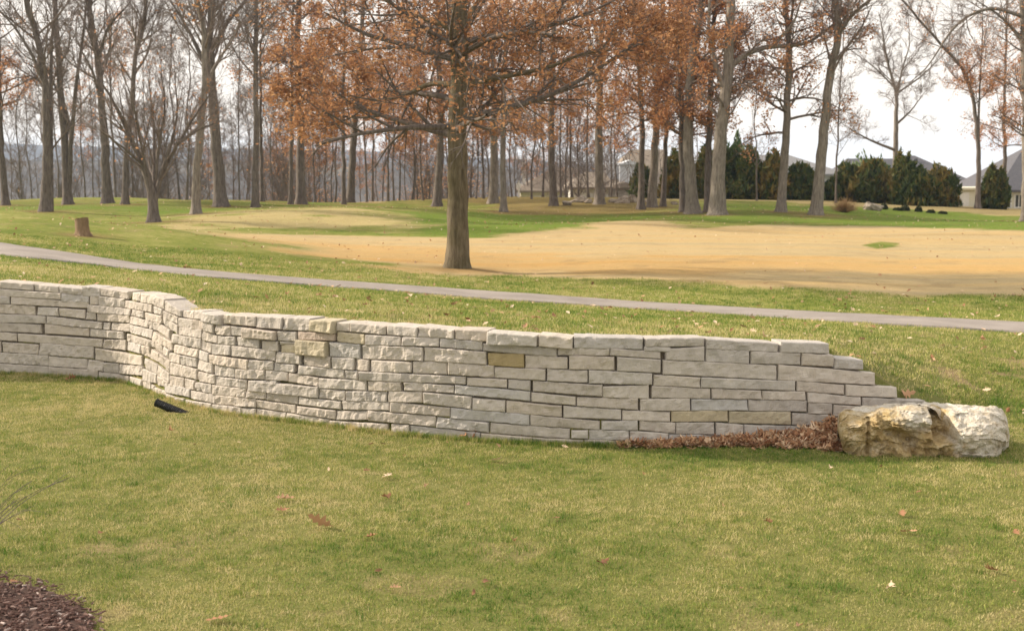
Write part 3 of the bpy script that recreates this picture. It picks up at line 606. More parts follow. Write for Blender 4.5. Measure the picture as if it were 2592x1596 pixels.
# the wall goes on beyond the left edge of the frame
rr = np.random.default_rng(5)
zrow = np.linspace(0, 1, 9)
for j in range(8):
    x = -12 - rr.random() * 20
    while x > -380:
        w = 60 + rr.random() * 70; x0 = x - w
        def C(xx, f):
            u = float(ray(xx, 850)[0]); Y = float(Yw(u)); zt = float(ztop(u)) + 0.03
            return np.array([u * Y, Y, zt * f - 0.02 * (1 - f)])
        k += 1; stone((C(x0, zrow[j] + .004), C(x - 2, zrow[j] + .004), C(x - 2, zrow[j + 1]), C(x0, zrow[j + 1])), '', 0, k); NST += 1
        x = x0
print('stones', NST)
# rubble core behind the faces
us = np.linspace(-0.52, U_END - 0.004, 160); cv = []
for u in us:
    Y = float(Yw(u)); u2 = u + .002; t_ = np.array([u2 * float(Yw(u2)) - u * Y, float(Yw(u2)) - Y, 0]); t_ /= np.linalg.norm(t_); nn = np.array([-t_[1], t_[0], 0])
    if nn[1] < 0: nn = -nn
    pb = np.array([u * Y, Y, 0]); zt = float(ztop(u)) - 0.05
    for d_, z_ in ((0.07, -0.1), (0.07, zt), (0.26, zt), (0.26, -0.1)): q = pb + nn * d_; cv.append((q[0], q[1], z_))
cv = np.array(cv).reshape(-1, 4, 3); i = np.arange(len(us) * 4).reshape(-1, 4)
Fs = np.concatenate([np.stack([i[:-1, a], i[1:, a], i[1:, (a + 1) % 4], i[:-1, (a + 1) % 4]], -1) for a in range(4)])
obj('rubble_core', mesh('rubble_core', cv.reshape(-1, 3) - WL, Fs), M['core'], wall)

# ------------------------------------------------------------------ leaves (oak leaf outline)
def oak_leaf(curl=0.25, seed=0):
    r = np.random.default_rng(seed)
    half = [(0, 0.02), (0.14, 0.05), (0.22, 0.24), (0.31, 0.07), (0.44, 0.34), (0.54, 0.09), (0.68, 0.27), (0.76, 0.07), (0.88, 0.12), (1.0, 0.0)]
    top = [(x, y) for x, y in half]; mid = [(x, 0) for x, y in half]; bot = [(x, -y) for x, y in half]
    n_ = len(half); V = np.array(top + mid + bot, float)
    V = np.column_stack([V[:, 0] - 0.5, V[:, 1], np.zeros(len(V))])
    c1, c2, c3 = r.normal(0, curl, 3)
    V[:, 2] = (V[:, 0] ** 2) * (0.7 * curl + c1 * .6) + (V[:, 1] ** 2) * (3.2 * curl + c2 * 2) + V[:, 0] * V[:, 1] * c3 * 2.5 + 0.05 * curl * r.normal(0, 1, len(V))
    V[:, 2] -= V[:, 2].min()
    F = [(i, i + n_, i + n_ + 1, i + 1) for i in range(n_ - 1)] + [(i + n_, i + 2 * n_, i + 2 * n_ + 1, i + n_ + 1) for i in range(n_ - 1)]
    return V, np.array(F)
def rotm(r, n, flat=0.0):
    a = r.random(n) * 2 * np.pi
    t = np.clip(np.abs(r.normal(0, 1, n)) * flat, 0, np.pi); ph = r.random(n) * 2 * np.pi
    ca, sa, ct, st = np.cos(a), np.sin(a), np.cos(t), np.sin(t); cf, sf = np.cos(ph), np.sin(ph)
    Rz = np.zeros((n, 3, 3)); Rz[:, 0, 0] = ca; Rz[:, 0, 1] = -sa; Rz[:, 1, 0] = sa; Rz[:, 1, 1] = ca; Rz[:, 2, 2] = 1
    K = np.stack([cf, sf, 0 * cf], -1); Kx = np.zeros((n, 3, 3)); Kx[:, 0, 1] = -K[:, 2]; Kx[:, 0, 2] = K[:, 1]; Kx[:, 1, 0] = K[:, 2]; Kx[:, 1, 2] = -K[:, 0]; Kx[:, 2, 0] = -K[:, 1]; Kx[:, 2, 1] = K[:, 0]
    I = np.eye(3)[None]; Rt = I + st[:, None, None] * Kx + (1 - ct)[:, None, None] * (Kx @ Kx)
    return Rt @ Rz
def scatter(tmpl, pos, rot, size, tint):
    V, F = tmpl; n_ = len(pos); m_ = len(V)
    W = np.einsum('nij,mj->nmi', rot, V) * size[:, None, None] + pos[:, None, :]
    Fa = (F[None] + (np.arange(n_) * m_)[:, None, None]).reshape(-1, F.shape[1])
    return W.reshape(-1, 3), Fa, np.repeat(tint, m_)
def cat(parts):
    Vs, Fs, Ts = [], [], []; n_ = 0
    for V, F, t in parts: Vs.append(V); Fs.append(F + n_); Ts.append(t); n_ += len(V)
    return np.concatenate(Vs), np.concatenate(Fs), np.concatenate(Ts)
KITE = (np.array([(-.5, 0, 0), (-.1, .26, .06), (.5, 0, 0), (-.1, -.26, .06)]), np.array([(0, 3, 2, 1)]))
LOBE = (np.array([(-.5, 0, 0), (-.25, .12, .02), (-.1, .32, .06), (0, .08, 0), (.22, .24, .03), (.5, 0, -.08), (.22, -.24, .03), (0, -.08, 0), (-.1, -.32, .06), (-.25, -.12, .02)]),
        np.array([(0, 9, 3, 1), (1, 3, 2, 1), (9, 8, 7, 9), (3, 7, 5, 4), (9, 7, 3, 3), (7, 6, 5, 5)]))
LOBE = (LOBE[0], np.array([(0, 9, 1), (9, 8, 7), (1, 3, 2), (9, 7, 3), (9, 3, 1), (7, 6, 5), (3, 5, 4), (7, 5, 3)]))

# ------------------------------------------------------------------ trees
def norm(v): return v / np.maximum(np.linalg.norm(v, axis=-1, keepdims=True), 1e-9)
def tubes(PT, RD, sides):
    N, K, _ = PT.shape
    tg = np.empty_like(PT); tg[:, 1:-1] = PT[:, 2:] - PT[:, :-2]; tg[:, 0] = PT[:, 1] - PT[:, 0]; tg[:, -1] = PT[:, -1] - PT[:, -2]
    tg = norm(tg); md = norm(PT[:, -1] - PT[:, 0])
    ref = np.where(np.abs(md[:, 2:3]) > 0.8, np.array([[1.0, 0.1, 0]]), np.array([[0.1, 0.1, 1.0]]))[:, None, :]
    u = norm(ref - (ref * tg).sum(-1, keepdims=True) * tg); v = np.cross(tg, u)
    a = np.arange(sides) / sides * 2 * np.pi
    RDs = RD[..., None] if RD.ndim == 2 else RD
    ring = PT[:, :, None, :] + RDs[..., None] * (np.cos(a)[None, None, :, None] * u[:, :, None, :] + np.sin(a)[None, None, :, None] * v[:, :, None, :])
    i = np.arange(N * K * sides).reshape(N, K, sides); j = np.roll(i, -1, axis=2)
    F = np.stack([i[:, :-1], j[:, :-1], j[:, 1:], i[:, 1:]], -1).reshape(-1, 4)
    return ring.reshape(-1, 3), F
def grow(r, p0, d0, L, r0, K, wob, up, r1=0.35):
    N = len(p0); pts = np.empty((N, K + 1, 3)); pts[:, 0] = p0; d = norm(d0); w = r.normal(0, 1, (N, 3))
    for k in range(K):
        w = 0.5 * w + r.normal(0, 1, (N, 3))
        d = norm(d + wob * w * 0.6 + np.array([0, 0, up]) / K)
        pts[:, k + 1] = pts[:, k] + d * (L / K)[:, None]
    rad = r0[:, None] * (1 - (1 - r1) * np.linspace(0, 1, K + 1)[None])
    return pts, rad
def children(r, pts, rad, n, tmin, ang, jit, Lf, wmin=0.0, pw=1.0):
    N, K1, _ = pts.shape
    pi = np.repeat(np.arange(N), n); t = tmin + (1 - tmin) * r.random(len(pi)) ** pw
    g = t * (K1 - 1); g0 = np.minimum(g.astype(int), K1 - 2); f = (g - g0)[:, None]
    p = pts[pi, g0] * (1 - f) + pts[pi, g0 + 1] * f; tg = norm(pts[pi, g0 + 1] - pts[pi, g0])
    rr_ = rad[pi, g0] * (1 - f[:, 0]) + rad[pi, g0 + 1] * f[:, 0]
    q = norm(np.cross(tg, norm(r.normal(0, 1, (len(pi), 3))))); a = ang + r.normal(0, jit, len(pi))
    d = np.cos(a)[:, None] * tg + np.sin(a)[:, None] * q
    Lp = np.linalg.norm(pts[pi, -1] - pts[pi, 0], axis=1)
    return p, d, Lp * Lf * (0.6 + 0.8 * r.random(len(pi))) * (1.15 - 0.5 * t), rr_
def resample(pl, n):
    pl = np.asarray(pl, float); s = np.concatenate([[0], np.cumsum(np.linalg.norm(np.diff(pl, axis=0), axis=1))])
    t = np.linspace(0, s[-1], n); out = np.array([hermite(s, pl[:, j], t) for j in range(3)]).T
    return out, t / s[-1], s[-1]
SPEC = {
 'bare':  dict(n1=26, a1=0.75, L1=2.9, up1=0.55, n2=6, n3=6, n4=2, zs=0.42, w1=.14, lw=0.010, lr=0.42),
 'round': dict(n1=64, a1=0.8, L1=1.9, up1=0.45, n2=6, n3=5, n4=3, zs=0.5, w1=.16, lw=0.008, lr=0.42),
 'vase':  dict(n1=64, a1=0.6, L1=2.4, up1=0.5, n2=5, n3=4, n4=3, zs=0.3, w1=.10, lw=0.006, lr=0.45),
 'oak':   dict(n1=36, a1=1.25, L1=2.9, up1=0.10, n2=6, n3=4, n4=2, zs=0.265, w1=.13, lw=0.008, lr=0.42),
 'bigoak':dict(n1=46, a1=1.1, L1=2.9, up1=0.12, n2=6, n3=4, n4=2, zs=0.31, w1=.15, lw=0.009, lr=0.42),
 'main':  dict(n1=60, a1=1.35, L1=4.3, up1=0.16, n2=7, n3=5, n4=2, zs=0.245, w1=.12, lw=0.005, lr=0.42),
 'wood':  dict(n1=24, a1=0.85, L1=2.7, up1=0.4, n2=5, n3=4, n4=2, zs=0.2, w1=.14, lw=0.011, lr=0.42),
}
def make_tree(name, kind, base, stems_w, r_base, leaf, label, group, seed, bark, leafmat, nleaf=5200, flare=0.42, lean_x=None):
    """stems_w: polylines in world space"""
    sp_ = SPEC[kind]; r = np.random.default_rng(seed)
    t = thing(name, tuple(base), label, 'tree', group)
    Vs, Fs, n0 = [], [], 0; P1, R1 = [], []
    rprev = None
    for j, st in enumerate(stems_w):
        st = np.asarray(st) - base
        npt = 26 if j == 0 else 14
        pl, tt, Ls = resample(st, npt)
        pl = pl + (r.normal(0, 1, (npt, 3)) * np.array([1, 1, 0]) * 0.012 * Ls / 8) * (tt > .12)[:, None]
        if j == 0:
            rad = r_base * (1 - .6 * tt ** 1.5) if kind == 'main' else r_base * (1 - (0.86 if kind in ('round', 'vase') else 0.62) * tt ** 0.9); main_pl, main_rad = pl, rad
            sd = 16; a = np.arange(sd) / sd * 2 * np.pi
            h = tt * Ls
            # dense rings at the foot
            hh = np.concatenate([[-0.15, 0.0, 0.08, 0.18, 0.32, 0.55], h[2:]]) if h[2] > 0.6 else np.concatenate([[-0.15, 0, .08, .18, .3], h[h > .4]])
            q = np.array([np.interp(np.maximum(hh, 0), h, pl[:, c]) for c in range(3)]).T; q[0, 2] -= 0.25
            rq = np.interp(np.maximum(hh, 0), h, rad); fl = flare * np.exp(-np.maximum(hh, 0) / 0.26) + 0.10 * np.exp(-np.maximum(hh, 0) / 0.9)
            nl = r.integers(4, 7); lob = 0.5 + 0.5 * np.cos(a * nl + r.random() * 6) + 0.3 * r.random(sd)
            RQ = rq[:, None] * (1 + fl[:, None] * (0.55 + 0.75 * lob[None]) + 0.035 * r.normal(0, 1, (len(hh), sd)))
            V, F = tubes(q[None], RQ[None], sd)
        else:
            # join the limb to the nearest radius of the stem it leaves
            d = np.linalg.norm(main_pl - pl[0], axis=1); ri = main_rad[np.argmin(d)] * (0.62 if d.min() < 0.6 else 0.4)
            if kind == 'main': ri *= .62
            if kind == 'vase': ri = r_base * (0.5 if j < 3 else .36)
            rad = ri * (1 - 0.82 * tt); V, F = tubes(pl[None], rad[None], 9)
        Vs.append(V); Fs.append(F + n0); n0 += len(V); P1.append(pl); R1.append((rad, tt, Ls))
    obj('trunk', mesh('trunk', np.concatenate(Vs), np.concatenate(Fs), None, True), bark, t)
    # level 1 branches spread over the stems
    tot = sum(x[2] * (0.75 if i == 0 else 1.0) for i, x in enumerate(R1)); pp, dd, LL, rr0 = [], [], [], []
    Htop = max(pl[:, 2].max() for pl in P1)
    for j, (pl, (rad, tt, Ls)) in enumerate(zip(P1, R1)):
        nb = max(3, int(sp_['n1'] * Ls * (0.75 if j == 0 else 1) / tot * (1.0 if len(P1) == 1 else 1.25)))
        lo = sp_['zs'] if j == 0 else 0.15
        tq = np.sort(lo + (1 - lo) * r.random(nb)); tq[-1] = 0.99
        p = np.array([np.interp(tq, tt, pl[:, c]) for c in range(3)]).T
        g = np.clip((tq * (len(tt) - 1)).astype(int), 0, len(tt) - 2); tg = norm(pl[g + 1] - pl[g])
        az = r.random() * 6.28 + np.arange(nb) * 2.399; q = np.stack([np.cos(az), np.sin(az), 0 * az], -1); q = norm(q - (q * tg).sum(-1, keepdims=True) * tg)
        an = sp_['a1'] + r.normal(0, .16, nb) - 0.35 * (tq - lo)
        if kind == 'main': an = 1.55 - 0.95 * np.clip((tq - lo) / (1 - lo), 0, 1) + r.normal(0, .1, nb)
        hf = np.clip((tq - lo) / (1 - lo), 0, 1)
        sh = 1.0 - 0.55 * hf if kind in ('oak', 'bigoak', 'main', 'wood') else 1.05 - 0.35 * hf
        if kind in ('oak', 'bigoak', 'main'): sh *= 0.8 + 0.2 * sstep(0, .1, hf)
        pp.append(p); dd.append(np.cos(an)[:, None] * tg + np.sin(an)[:, None] * q)
        LL.append(sp_['L1'] * sh * (0.75 + .5 * r.random(nb))); rr0.append(np.interp(tq, tt, rad) * 0.42)
    pp, dd, LL, rr0 = map(np.concatenate, (pp, dd, LL, rr0)); rr0 = np.minimum(rr0, LL * 0.022 + 0.008)
    lw = sp_['lw']; b1, q1 = grow(r, pp, dd, LL, np.maximum(rr0, lw * 1.6), 6, sp_['w1'], sp_['up1'], 0.3)
    V1 = [tubes(b1, q1, 5)]
    c = children(r, b1, q1, sp_['n2'], 0.18, 0.75, .2, sp_['lr']); b2, q2 = grow(r, c[0], c[1], c[2], np.maximum(c[3] * .6, lw * 1.25), 4, .17, sp_['up1'] * .7, .4); V1.append(tubes(b2, q2, 4))
    c = children(r, b2, q2, sp_['n3'], 0.15, 0.75, .25, .52); b3, q3 = grow(r, c[0], c[1], c[2], np.maximum(c[3] * .6, lw), 2, .2, sp_['up1'] * .5, .5); V1.append(tubes(b3, q3, 3))
    c = children(r, b3, q3, sp_['n4'], 0.15, 0.7, .25, .7); b4, q4 = grow(r, c[0], c[1], c[2] + .12, np.full(len(c[2]), lw * .75), 1, .15, .1, .5); V1.append(tubes(b4, q4, 3))
    Vc, Fc, n0 = [], [], 0
    for V, F in V1: Vc.append(V); Fc.append(F + n0); n0 += len(V)
    obj('crown', mesh('crown', np.concatenate(Vc), np.concatenate(Fc), None, True), M['twig'] if kind != 'main' else M['bark_dark'], t)
    if leaf > 0.01:
        nl = int(nleaf * leaf); src = np.concatenate([b3[:, 1:].reshape(-1, 3), b4.reshape(-1, 3)])
        # clumps: favour some sprays, leave others empty; fewer leaves high and, on half-bare trees, only low down
        w = np.clip(fbm(src[:, 0] * .9 + seed, src[:, 2] * 1.1 + src[:, 1] * .5, 3) + 0.25 + 0.25 * leaf, 0.06, 1)
        if leaf < 0.8 and kind != 'main': w *= np.exp(-np.clip(src[:, 2] - (3.5 + 7 * leaf), 0, 20) / 3.0) + .03
        w *= np.exp(-np.clip(src[:, 2] - (7.5 if kind == 'main' else 9.5), 0, 20) / 3)
        if kind == 'main': w = np.clip(w + .35, 0, 1) * (src[:, 2] > 3.0)
        if lean_x is not None: w *= np.exp(-np.abs(src[:, 0]) / lean_x)
        pi = r.choice(len(src), nl, p=w / w.sum()); pos = src[pi] + r.normal(0, 0.09 if kind == 'main' else .12, (nl, 3)); pos[:, 2] -= .04
        tint = np.clip(0.45 + 0.22 * r.normal(0, 1, nl) + 0.25 * fbm(pos[:, 0], pos[:, 2], 2), 0, 1)
        rot = rotm(r, nl, 1.1); size = (0.108 if kind == 'main' else 0.145) * (0.7 + .6 * r.random(nl))
        V, F, tn = scatter(LOBE if kind == 'main' else KITE, pos, rot, size, tint)
        obj('leaves', mesh('leaves', V, F, {'tint': tn}), leafmat, t)
    return t
def px_stems(stems, Y, r, spread=0.5):
    out = []
    for j, st in enumerate(stems):
        dy = 0 if j == 0 else r.uniform(-spread, spread)
        n_ = len(st); out.append([P(x * DS, y * DS, Y + (dy * (i / (n_ - 1)) * 2)) for i, (x, y) in enumerate(st)])
    return out
for ti, (kind, bs, w, stems, leaf, label) in enumerate(T):
    b = at(*bs); Y = b[1]; r = np.random.default_rng(100 + ti)
    ws = px_stems(stems, Y, r, 1.2)
    ws[0][0] = b.copy(); rad = w * DS * Y / FPX / 2 * 0.88
    top = ws[0][-1]
    if kind != 'vase' and kind != 'round' and top[2] < b[2] + 14:   # carry the leader on to a natural height
        d = norm(ws[0][-1] - ws[0][-2]); ws[0].append(top + d * (b[2] + 14.5 - top[2]))
    nm = {'oak': 'oak_tree', 'bigoak': 'oak_tree', 'bare': 'bare_tree', 'round': 'bare_tree', 'vase': 'bare_tree'}[kind]
    bark = M['bark_grey'] if (w > 22 and bs[0] > 1100) or kind == 'round' or bs[0] in (470, 1208) else M['bark_dark']
    make_tree(nm, kind, b, ws, rad, leaf, label, 'trees standing on the far lawn', 200 + ti, bark, M['oakleaf_far'], 8600, lean_x=(.8 if bs[0] > 2460 else None))
# the main oak
b = p_main; Y = b[1]
st = [P(x * DS, y * DS, Y) for x, y in [(1097, 646), (1098, 560), (1099, 450), (1098, 330), (1100, 220), (1102, 100), (1104, 0), (1106, -150), (1108, -330), (1110, -520)]]
st[0] = b.copy()
lim = [[(1100, 215), (1150, 195), (1230, 180), (1320, 160), (1400, 130), (1470, 120)], [(1098, 205), (1040, 200), (980, 225), (910, 240), (850, 232)],
       [(1102, 90), (1060, 60), (1000, 40), (900, -10)], [(1103, 80), (1130, 30), (1180, -40), (1230, -120)]]
make_tree('oak_tree', 'main', b, [st] + px_stems(lim, Y, np.random.default_rng(4), 1.0), 50 * DS * Y / FPX / 2, 1.0,
          'big central oak with thick olive-brown trunk and rust leaves beside the path', None, 77, M['bark_main'], M['oakleaf'], 31000, 0.34)

# thin trees of the wood beyond the lawn: a few built, the rest copied
protos = {}
def bg_tree(kind, v):
    r = np.random.default_rng(900 + v); h = 12 + 4 * r.random()
    pts = [np.array([0, 0, 0.0])]; x = 0; y = 0
    for i in range(1, 7): x += r.normal(0, .16); y += r.normal(0, .12); pts.append(np.array([x, y, h * i / 6]))
    stems = [pts]
    if v % 2 == 0: s = pts[3]; stems.append([s, s + np.array([.7, .1, 1.6]), s + np.array([1.3, .2, 4.2])])
    leaf = {'bare': 0, 'rust': 1.0}[kind]
    return make_tree('slender_tree', 'wood', np.zeros(3), stems, 0.055 + .045 * r.random(), leaf, 'x', None, 950 + v, M['bark_dark'], M['oakleaf_far'], 2600)
for kd, vs in (('bare', range(5)), ('rust', range(5, 9))): protos[kd] = [bg_tree(kd, v) for v in vs]
def copy_tree(o):
    c = o.copy(); col.objects.link(c)
    for ch in o.children: d = ch.copy(); col.objects.link(d); d.parent = c
    return c
used = set(); rb = np.random.default_rng(21)
xsb = [28, 52, 78, 140, 205, 225, 240, 278, 322, 335, 345, 392, 405, 432, 447, 455, 505, 548, 560, 575, 592, 598, 640, 655, 668, 682, 745, 757, 768, 782, 795, 803, 866, 880, 893, 905, 917, 930, 945, 958, 975,
       990, 1002, 1015, 1030, 1040, 1072, 1085, 1130, 1142, 1160, 1172, 1228, 1240, 1262, 1275, 1292, 1302, 1345, 1358, 1372, 1386, 1410, 1465, 1480, 2005, 1815]
for n_, x in enumerate(xsb):
    Yb = rb.uniform(92, 138) if x < 1350 else rb.uniform(93, 108)
    u, _ = ray(x * DS, 480 * DS); X = float(u) * Yb
    rust = (rb.random() < (0.72 if 640 < x < 1480 else 0.06))
    kd = 'rust' if rust else 'bare'; pr = protos[kd][rb.integers(len(protos[kd]))]
    o = pr if pr.name not in used else copy_tree(pr); used.add(pr.name)
    o.location = (X, Yb, float(Hfun(X, Yb)) - 0.05); o.rotation_euler = (0, 0, rb.random() * 6.28); s = rb.uniform(.7, 1.1); o.scale = (s, s, s * rb.uniform(.9, 1.1))
    tag(o, 'slender rust-leaved tree in the wood beyond the lawn edge' if rust else 'slender leafless tree in the wood beyond the lawn edge', 'tree', 'rust-leaved trees of the far wood' if rust else 'leafless trees of the far wood')
# far-off wood and brush that reads as one mass
r = np.random.default_rng(33); N = 460
Yb = r.uniform(108, 190, N); ub = -0.33 + 0.45 * r.random(N); ub += .012 * np.sin(ub * 190) + .02 * np.sin(ub * 61); X = ub * Yb; Zb = Hfun(X, Yb)
p0 = np.stack([X, Yb, Zb - .1], -1); Lh = 2.2 + 6.5 * r.random(N) ** 1.6 
tr, rd = grow(r, p0, np.tile([0, 0, 1.0], (N, 1)) + r.normal(0, .13, (N, 3)), Lh, r.uniform(.02, .06, N), 5, .12, .3)
V1 = [tubes(tr, rd, 3)]
c = children(r, tr, rd, 14, .03, .8, .25, .45); b2, q2 = grow(r, c[0], c[1], c[2], np.full(len(c[2]), .022), 3, .15, .5); V1.append(tubes(b2, q2, 3))
c = children(r, b2, q2, 4, .2, .7, .2, .5); b3, q3 = grow(r, c[0], c[1], c[2], np.full(len(c[2]), .014), 1, .15, .3); V1.append(tubes(b3, q3, 3))
Vc, Fc, n0 = [], [], 0
for V, F in V1: Vc.append(V); Fc.append(F + n0); n0 += len(V)
tag(obj('forest', mesh('forest', np.concatenate(Vc), np.concatenate(Fc)), M['twig_far']), 'grey leafless wood far down the slope', None, None, 'stuff')
src = np.concatenate([b2[:, 1:].reshape(-1, 3), b3[:, 1]]); us_ = src[:, 0] / src[:, 1]; w_ = np.exp(-((us_ + .07) / .10) ** 2) * (fbm(src[:, 0] * .15, src[:, 2] * .5, 3) > -.05) + .03; pi = r.choice(len(src), 9000, p=w_ / w_.sum())
V, F, tn = scatter(KITE, src[pi] + r.normal(0, .15, (9000, 3)), rotm(r, 9000, 1.1), .2 * r.uniform(.6, 1.3, 9000), r.random(9000))
tag(obj('foliage', mesh('foliage', V, F, {'tint': tn}), M['oakleaf_far']), 'rust leaves clinging in the far wood', None, None, 'stuff')

# ------------------------------------------------------------------ evergreens
M['cedar'] = leafy('cedar_foliage', [(0.0, (0.035, 0.060, 0.020)), (0.35, (0.090, 0.115, 0.034)), (0.65, (0.19, 0.15, 0.042)), (1.0, (0.30, 0.20, 0.06))], 0.3)
M['spruce'] = leafy('spruce_foliage', [(0.0, (0.04, 0.07, 0.03)), (0.6, (0.12, 0.17, 0.075)), (1.0, (0.20, 0.25, 0.12))], 0.15)
def evergreen(px, topy, basey, wpx, Y, label, bronze=0.5, cone=0.5, mat='cedar'):
    u, k = ray(px, basey); X = float(u) * Y; zb = float(Hfun(X, Y)); zt = P(px, topy, Y)[2]; Hh = zt - zb; Rr = wpx * 1.3 / FPX * Y / 2
    t = thing('evergreen_tree', (X, Y, zb), label, 'tree', 'dark evergreens before the far houses')
    r = np.random.default_rng(int(px)); N = 4600
    h = r.random(N) ** 0.85; az = r.random(N) * 2 * np.pi
    env = (np.minimum(1, h / 0.10) ** .4) * (1 - h ** (3.2 - 1.9 * cone)) ** (0.36 + .55 * cone)
    lump = 0.98 + 0.95 * fbm(np.cos(az) * 1.6 + px, np.sin(az) * 1.6 + h * 6, 3); Hm = .93 + .34 * fbm(np.cos(az) * 2.2 + px, np.sin(az) * 2.2, 2)
    rad = Rr * env * lump * (1 - 0.55 * r.random(N) ** 2.2)
    kk = r.integers(0, 5, N) if cone < .8 else np.zeros(N, int); oa = r.random(5) * 6.28; orr = np.array([0, .55, .6, .5, .65]) * Rr * (cone < .8); hs = np.array([1, .82, .9, .72, .6])
    rad = rad * np.where(kk > 0, .72, .85)
    pos = np.stack([np.cos(az) * rad + np.cos(oa[kk]) * orr[kk], np.sin(az) * rad + np.sin(oa[kk]) * orr[kk], h * Hh * Hm * hs[kk]], -1)
    tint = np.clip(0.22 + bronze * 0.80 * (0.5 + 1.2 * fbm(pos[:, 0] * 1.1 + px, pos[:, 2] * .9 + pos[:, 1], 3)) + 0.16 * r.normal(0, 1, N), 0, 1)
    # upright sprays
    rot = rotm(r, N, 0.9); 
    SPR = (np.array([(-.5, 0, 0), (0, .16, .05), (.5, 0, .18), (0, -.16, .05)]) @ np.array([[0, 0, 1.0], [0, 1, 0], [1, 0, 0]]).T, np.array([(0, 3, 2, 1)]))
    V, F, tn = scatter(SPR, pos, rot, 0.46 * (0.4 + 1.2 * r.random(N)), tint)
    obj('crown', mesh('crown', V, F, {'tint': tn}), M[mat], t)
    pl, _, _ = resample([(0, 0, -0.1), (0.03, 0, Hh * .5), (0, 0, Hh * .93)], 8); V, F = tubes(pl[None], np.linspace(.14, .02, 8)[None], 8)
    obj('trunk', mesh('trunk', V, F, None, True), M['bark_dark'], t)
    return t
EV = [(1616, 420, 497, 46, 106, 'narrow dark evergreen beside the tan house gable', .3, .6),
 (1706, 385, 494, 44, 104, 'bronze-green evergreen behind the thinnest trunk of the leafy cluster', .85, .5),
 (1780, 378, 494, 52, 104, 'evergreen seen in the gap left of the widest pale trunk', .55, .5),
 (1855, 368, 492, 66, 103, 'broad dark green evergreen just right of the widest pale trunk', .25, .4),
 (1905, 385, 493, 62, 101, 'darkest evergreen, second right of the widest pale trunk', .2, .3),
 (1955, 382, 498, 58, 100, 'bronze evergreen behind the straight oak with leaf sprays', .8, .5),
 (2030, 410, 500, 70, 100, 'low dark evergreen between the straight oak and the leaning Y trunk', .15, .3),
 (2140, 418, 497, 62, 99, 'rounded dull green evergreen above the dry grass tuft', .35, .2),
 (2215, 405, 508, 84, 98, 'wide bronze-tinged evergreen left of the bare round-headed tree', .6, .3),
 (2278, 380, 512, 62, 101, 'tallest evergreen, pointed, behind the bare round-headed trunk', .35, .7),
 (2305, 416, 516, 66, 96, 'olive evergreen under the dark hip roof', .4, .4),
 (2378, 422, 514, 86, 97, 'broad yellowish evergreen under the right end of the hip roof', .6, .35),
 (2508, 420, 524, 52, 95, 'evergreen standing before the far right house', .4, .6)]
for e in EV: evergreen(*e)
# soft pale pines
evergreen(1860, 350, 480, 92, 112, 'pale green pine rising above the evergreens beside the widest trunk', .9, .6, 'spruce')
evergreen(2190, 400, 480, 110, 112, 'soft grey-green pine behind the bare round-headed tree', .8, .5, 'spruce')

# ------------------------------------------------------------------ houses
def roofmat(name, a, b_): return simple(name, a, b_, 4, 0.9, 0, 0.02, 'pos', (1, 1, 6))
M['roof_tan'] = roofmat('roof_tan', (0.20, 0.165, 0.135), (0.29, 0.245, 0.20)); M['roof_dark'] = roofmat('roof_dark', (0.085, 0.086, 0.100), (0.135, 0.134, 0.150)); M['roof_pale'] = roofmat('roof_pale', (0.19, 0.19, 0.20), (0.26, 0.26, 0.27))
M['siding'] = simple('siding_white', (0.76, 0.75, 0.71), (0.84, 0.82, 0.78), 2, stretch=(1, 1, 8), src='pos'); M['siding_cream'] = simple('siding_cream', (0.66, 0.64, 0.52), (0.74, 0.72, 0.61), 2)
M['siding_blue'] = simple('siding_bluegrey', (0.48, 0.50, 0.54), (0.58, 0.60, 0.64), 2); M['stonewall'] = simple('house_stone', (0.22, 0.19, 0.16), (0.42, 0.37, 0.32), 9)
M['glass'] = simple('window_glass', (0.02, 0.025, 0.03), (0.05, 0.06, 0.07), 1, 0.1, 0, spec=0.6); M['white'] = simple('white_paint', (0.72, 0.71, 0.68), (0.80, 0.79, 0.77), 3, 0.6, 0)
def S(px, Y): return float(ray(px, 480)[0]) * Y
def Zp(py, Y): return P(1296, py, Y)[2]
def window(par, x0, x1, z0, z1, y):
    f = MB(); t_ = .09
    f.box(x0, x1, y - .07, y + .03, z0, z0 + t_); f.box(x0, x1, y - .07, y + .03, z1 - t_, z1); f.box(x0, x0 + t_, y - .065, y + .03, z0 + t_, z1 - t_); f.box(x1 - t_, x1, y - .065, y + .03, z0 + t_, z1 - t_)
    f.box((x0 + x1) / 2 - .03, (x0 + x1) / 2 + .03, y - .06, y + .02, z0 + t_, z1 - t_)
    w = f.build('window', M['white'], par); MB().box(x0 + t_, x1 - t_, y - .03, y + .01, z0 + t_, z1 - t_).build('pane', M['glass'], w)
def hip_roof(x0, x1, y0, y1, ze, zr, rx0, rx1, ov=0.5):
    x0 -= ov; x1 += ov; y0 -= ov; y1 += ov; ym = (y0 + y1) / 2; e = .18
    return MB().add([(x0,y0,ze),(x1,y0,ze),(x1,y1,ze),(x0,y1,ze),(rx0,ym,zr),(rx1,ym,zr),(x0,y0,ze-e),(x1,y0,ze-e),(x1,y1,ze-e),(x0,y1,ze-e)],
                    [(0,1,5,4),(1,2,5),(2,3,4,5),(3,0,4),(0,6,7,1),(1,7,8,2),(2,8,9,3),(3,9,6,0),(6,9,8,7)])
def house(name, label, Y, px0, px1, eave, depth, wallmat):
    x0, x1 = S(px0, Y), S(px1, Y); xc = (x0 + x1) / 2; zb = float(Hfun(xc, Y + depth / 2)) - .4; zb2 = min(zb, float(Hfun(xc, Y)) - .4, float(Hfun(xc, Y + depth)) - .4)
    t = thing(name, (xc, Y, zb2), label, 'house', 'houses beyond the trees')
    ze = Zp(eave, Y) - zb2
    return t, x0 - xc, x1 - xc, ze, zb2, xc
